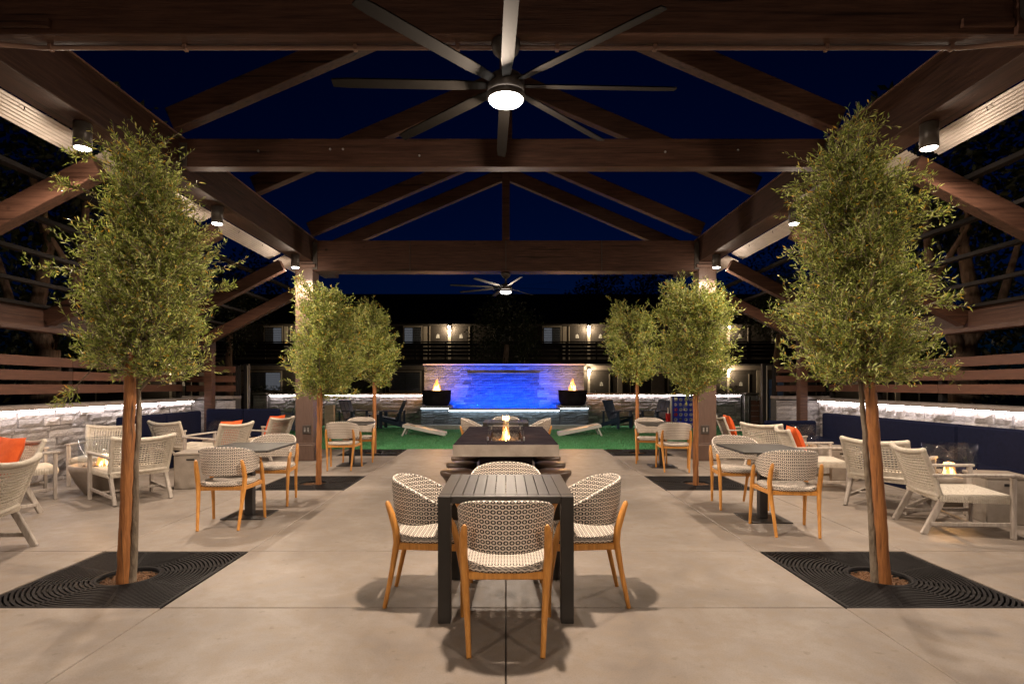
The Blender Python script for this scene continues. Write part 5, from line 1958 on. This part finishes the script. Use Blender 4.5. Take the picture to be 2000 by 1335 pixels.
# ------------------------------------------------------------------ two storey motel
mo = thing('motel_building', 'long dark two storey motel with balcony, doors and lit wall lamps behind the lawn', 'building', (0, 35.0, 0))
XL, XR = -27.0, 27.0
def mpart(name, mat_, x0, x1, y0, y1, z0, z1, parent=None, ch=0.0):
    m_ = MB()
    m_.box(x0, x1, y0, y1, z0, z1, ch)
    return obj(name, m_, mat_, parent or mo)
mpart('lower_wall', 'motel_wall', XL, XR, 0.0, 0.3, -0.17, 2.62)
mpart('upper_wall', 'motel_wall', XL, XR, 0.0, 0.3, 2.95, 5.2)
mpart('balcony_slab', 'motel_dark', XL, XR, -1.5, 0.28, 2.65, 2.93)
mpart('fascia_band', 'motel_panel', XL, XR, -0.03, -0.003, 2.36, 2.62)
m_ = MB()
m_.add([(XL, -2.0, 5.12), (XR, -2.0, 5.12), (XR, 4.2, 7.75), (XL, 4.2, 7.75), (XL, -2.0, 5.0), (XR, -2.0, 5.0), (XR, 4.2, 7.6), (XL, 4.2, 7.6)],
       [(0, 1, 2, 3), (4, 7, 6, 5), (0, 4, 5, 1), (3, 2, 6, 7), (0, 3, 7, 4), (1, 5, 6, 2)])
m_.add([(XL, 4.2, 7.75), (XR, 4.2, 7.75), (XR, 10, 5.2), (XL, 10, 5.2)], [(0, 1, 2, 3)])
obj('roof', m_, 'shingle', mo)
mods = [-20.8, -12.15, -3.5, 5.15, 13.8, 22.4]
def window(x, hw, z0, z1, lit, seed):
    w = mpart('window', 'motel_trim', x - hw - 0.08, x + hw + 0.08, -0.05, -0.004, z0 - 0.08, z1 + 0.08)
    mpart('recess', 'black', x - hw, x + hw, -0.054, -0.0515, z0, z1, w)
    half = (hw * 2 - 0.06) / 2
    for q, side in enumerate((-1, 1)):
        xa = x - hw + 0.02 + q * (half + 0.02)
        n = 9
        mt = 'shutter_glow' if (lit >> q) & 1 else 'shutter'  # bit set: copy with painted-in glow, otherwise the plain white shutter
        m_ = MB()
        for k in range(n):
            za = z0 + 0.03 + (z1 - z0 - 0.06) * k / n
            zc = z0 + 0.03 + (z1 - z0 - 0.06) * (k + 1) / n - 0.025
            m_.box(xa, xa + half, -0.065, -0.056, za, zc)
        o = obj('blind', m_, mt, w)
    mpart('pane', 'pane', x - hw + 0.005, x + hw - 0.005, -0.076, -0.072, z0 + 0.005, z1 - 0.005, w)
def emblem(x, z, parent):
    """small pale sign on a door: a pointed crest over two short bars"""
    m_ = MB()
    y = -0.048
    m_.add([(x - 0.05, y, z), (x, y, z + 0.15), (x + 0.05, y, z), (x, y, z - 0.02)], [(0, 1, 2), (0, 2, 3)])
    m_.add([(x - 0.10, y, z), (x - 0.07, y, z + 0.09), (x - 0.045, y, z - 0.01)], [(0, 1, 2)])
    m_.add([(x + 0.10, y, z), (x + 0.07, y, z + 0.09), (x + 0.045, y, z - 0.01)], [(0, 1, 2)])
    for dx in (-0.055, 0.055):
        m_.box(x + dx - 0.045, x + dx + 0.045, y - 0.002, y + 0.002, z - 0.13, z - 0.04)
    obj('door_sign', m_, 'white', parent)
def door(x, z0, side):
    d = mpart('door', 'door', x - 0.46, x + 0.46, -0.045, -0.004, z0, z0 + 2.08)
    mpart('frame', 'motel_trim', x + side * 0.465, x + side * 0.53, -0.05, -0.003, z0, z0 + 2.1, d)
    emblem(x, z0 + 1.5, d)
    m_ = MB()
    m_.box(x - side * 0.38 - 0.02, x - side * 0.38 + 0.02, -0.09, -0.046, z0 + 0.98, z0 + 1.08)
    obj('handle', m_, 'steel', d)
def wall_lamp(x, z, w):
    lp = mpart('wall_lamp', 'bronze', x - 0.07, x + 0.07, -0.16, -0.065, z - 0.02, z + 0.16)
    m_ = MB()
    m_.lathe([(0.001, -0.09), (0.06, -0.07), (0.075, 0.0), (0.06, 0.05), (0.001, 0.055)], 12, (x, -0.24, z + 0.04))
    obj('bulb', m_, 'wall_lamp', lp)
    light('wall_lamp_light', 'POINT', (x, -0.36, z - 0.02), w, (1.0, 0.76, 0.48), mo, 0.06)
rm = random.Random(9)
for k, x in enumerate(mods):
    mpart('pilaster', 'motel_trim', x - 0.09, x + 0.09, -0.06, -0.002, 2.96, 5.0)
    mpart('pilaster', 'motel_trim', x - 0.07, x + 0.07, -0.06, -0.002, 0.0, 2.34)
    mpart('pilaster', 'motel_trim', x - 1.62, x - 1.38, -0.05, -0.002, 2.96, 5.05)
    mpart('pilaster', 'motel_trim', x + 1.78, x + 2.08, -0.05, -0.002, 0.0, 2.34)
    door(x - 0.72, 2.96, -1)
    door(x + 0.72, 2.96, 1)
    door(x + 0.78, 0.0, 1)
    window(x - 2.28, 0.52, 4.0, 5.0, 2 if k == 1 else (1 if k in (2, 3) else 0), k)
    window(x + 3.25, 0.45, 4.0, 5.0, (0, 1, 0, 3, 0, 2)[k], k)
    window(x - 2.75, 0.92, 1.08, 2.22, 2 if k in (1,) else 0, k + 9)
    mpart('panel', 'motel_panel', x - 4.75, x - 3.95, -0.03, -0.003, 0.9, 2.25)
    mpart('timber_post', 'motel_dark', x - 3.85, x - 3.70, -1.42, -1.28, -0.17, 2.645)
    mpart('timber_post', 'motel_dark', x + 2.3, x + 2.42, -1.42, -1.28, -0.17, 2.645)
    wall_lamp(x, 4.95, 105 if k in (2, 3) else 75)
    wall_lamp(x, 2.28, 85 if k in (3, 4) else 35)
# balcony rail of boards
rl = mpart('railing', 'motel_dark', XL, XR, -1.50, -1.40, 3.95, 4.02)
for k in range(4):
    mpart('rail_board', 'motel_dark', XL, XR, -1.48, -1.45, 3.08 + k * 0.22, 3.08 + k * 0.22 + 0.165, rl)
for k in range(31):
    x = XL + (XR - XL) * k / 30
    mpart('rail_post', 'motel_dark', x - 0.05, x + 0.05, -1.44, -1.38, 2.94, 3.945, rl)
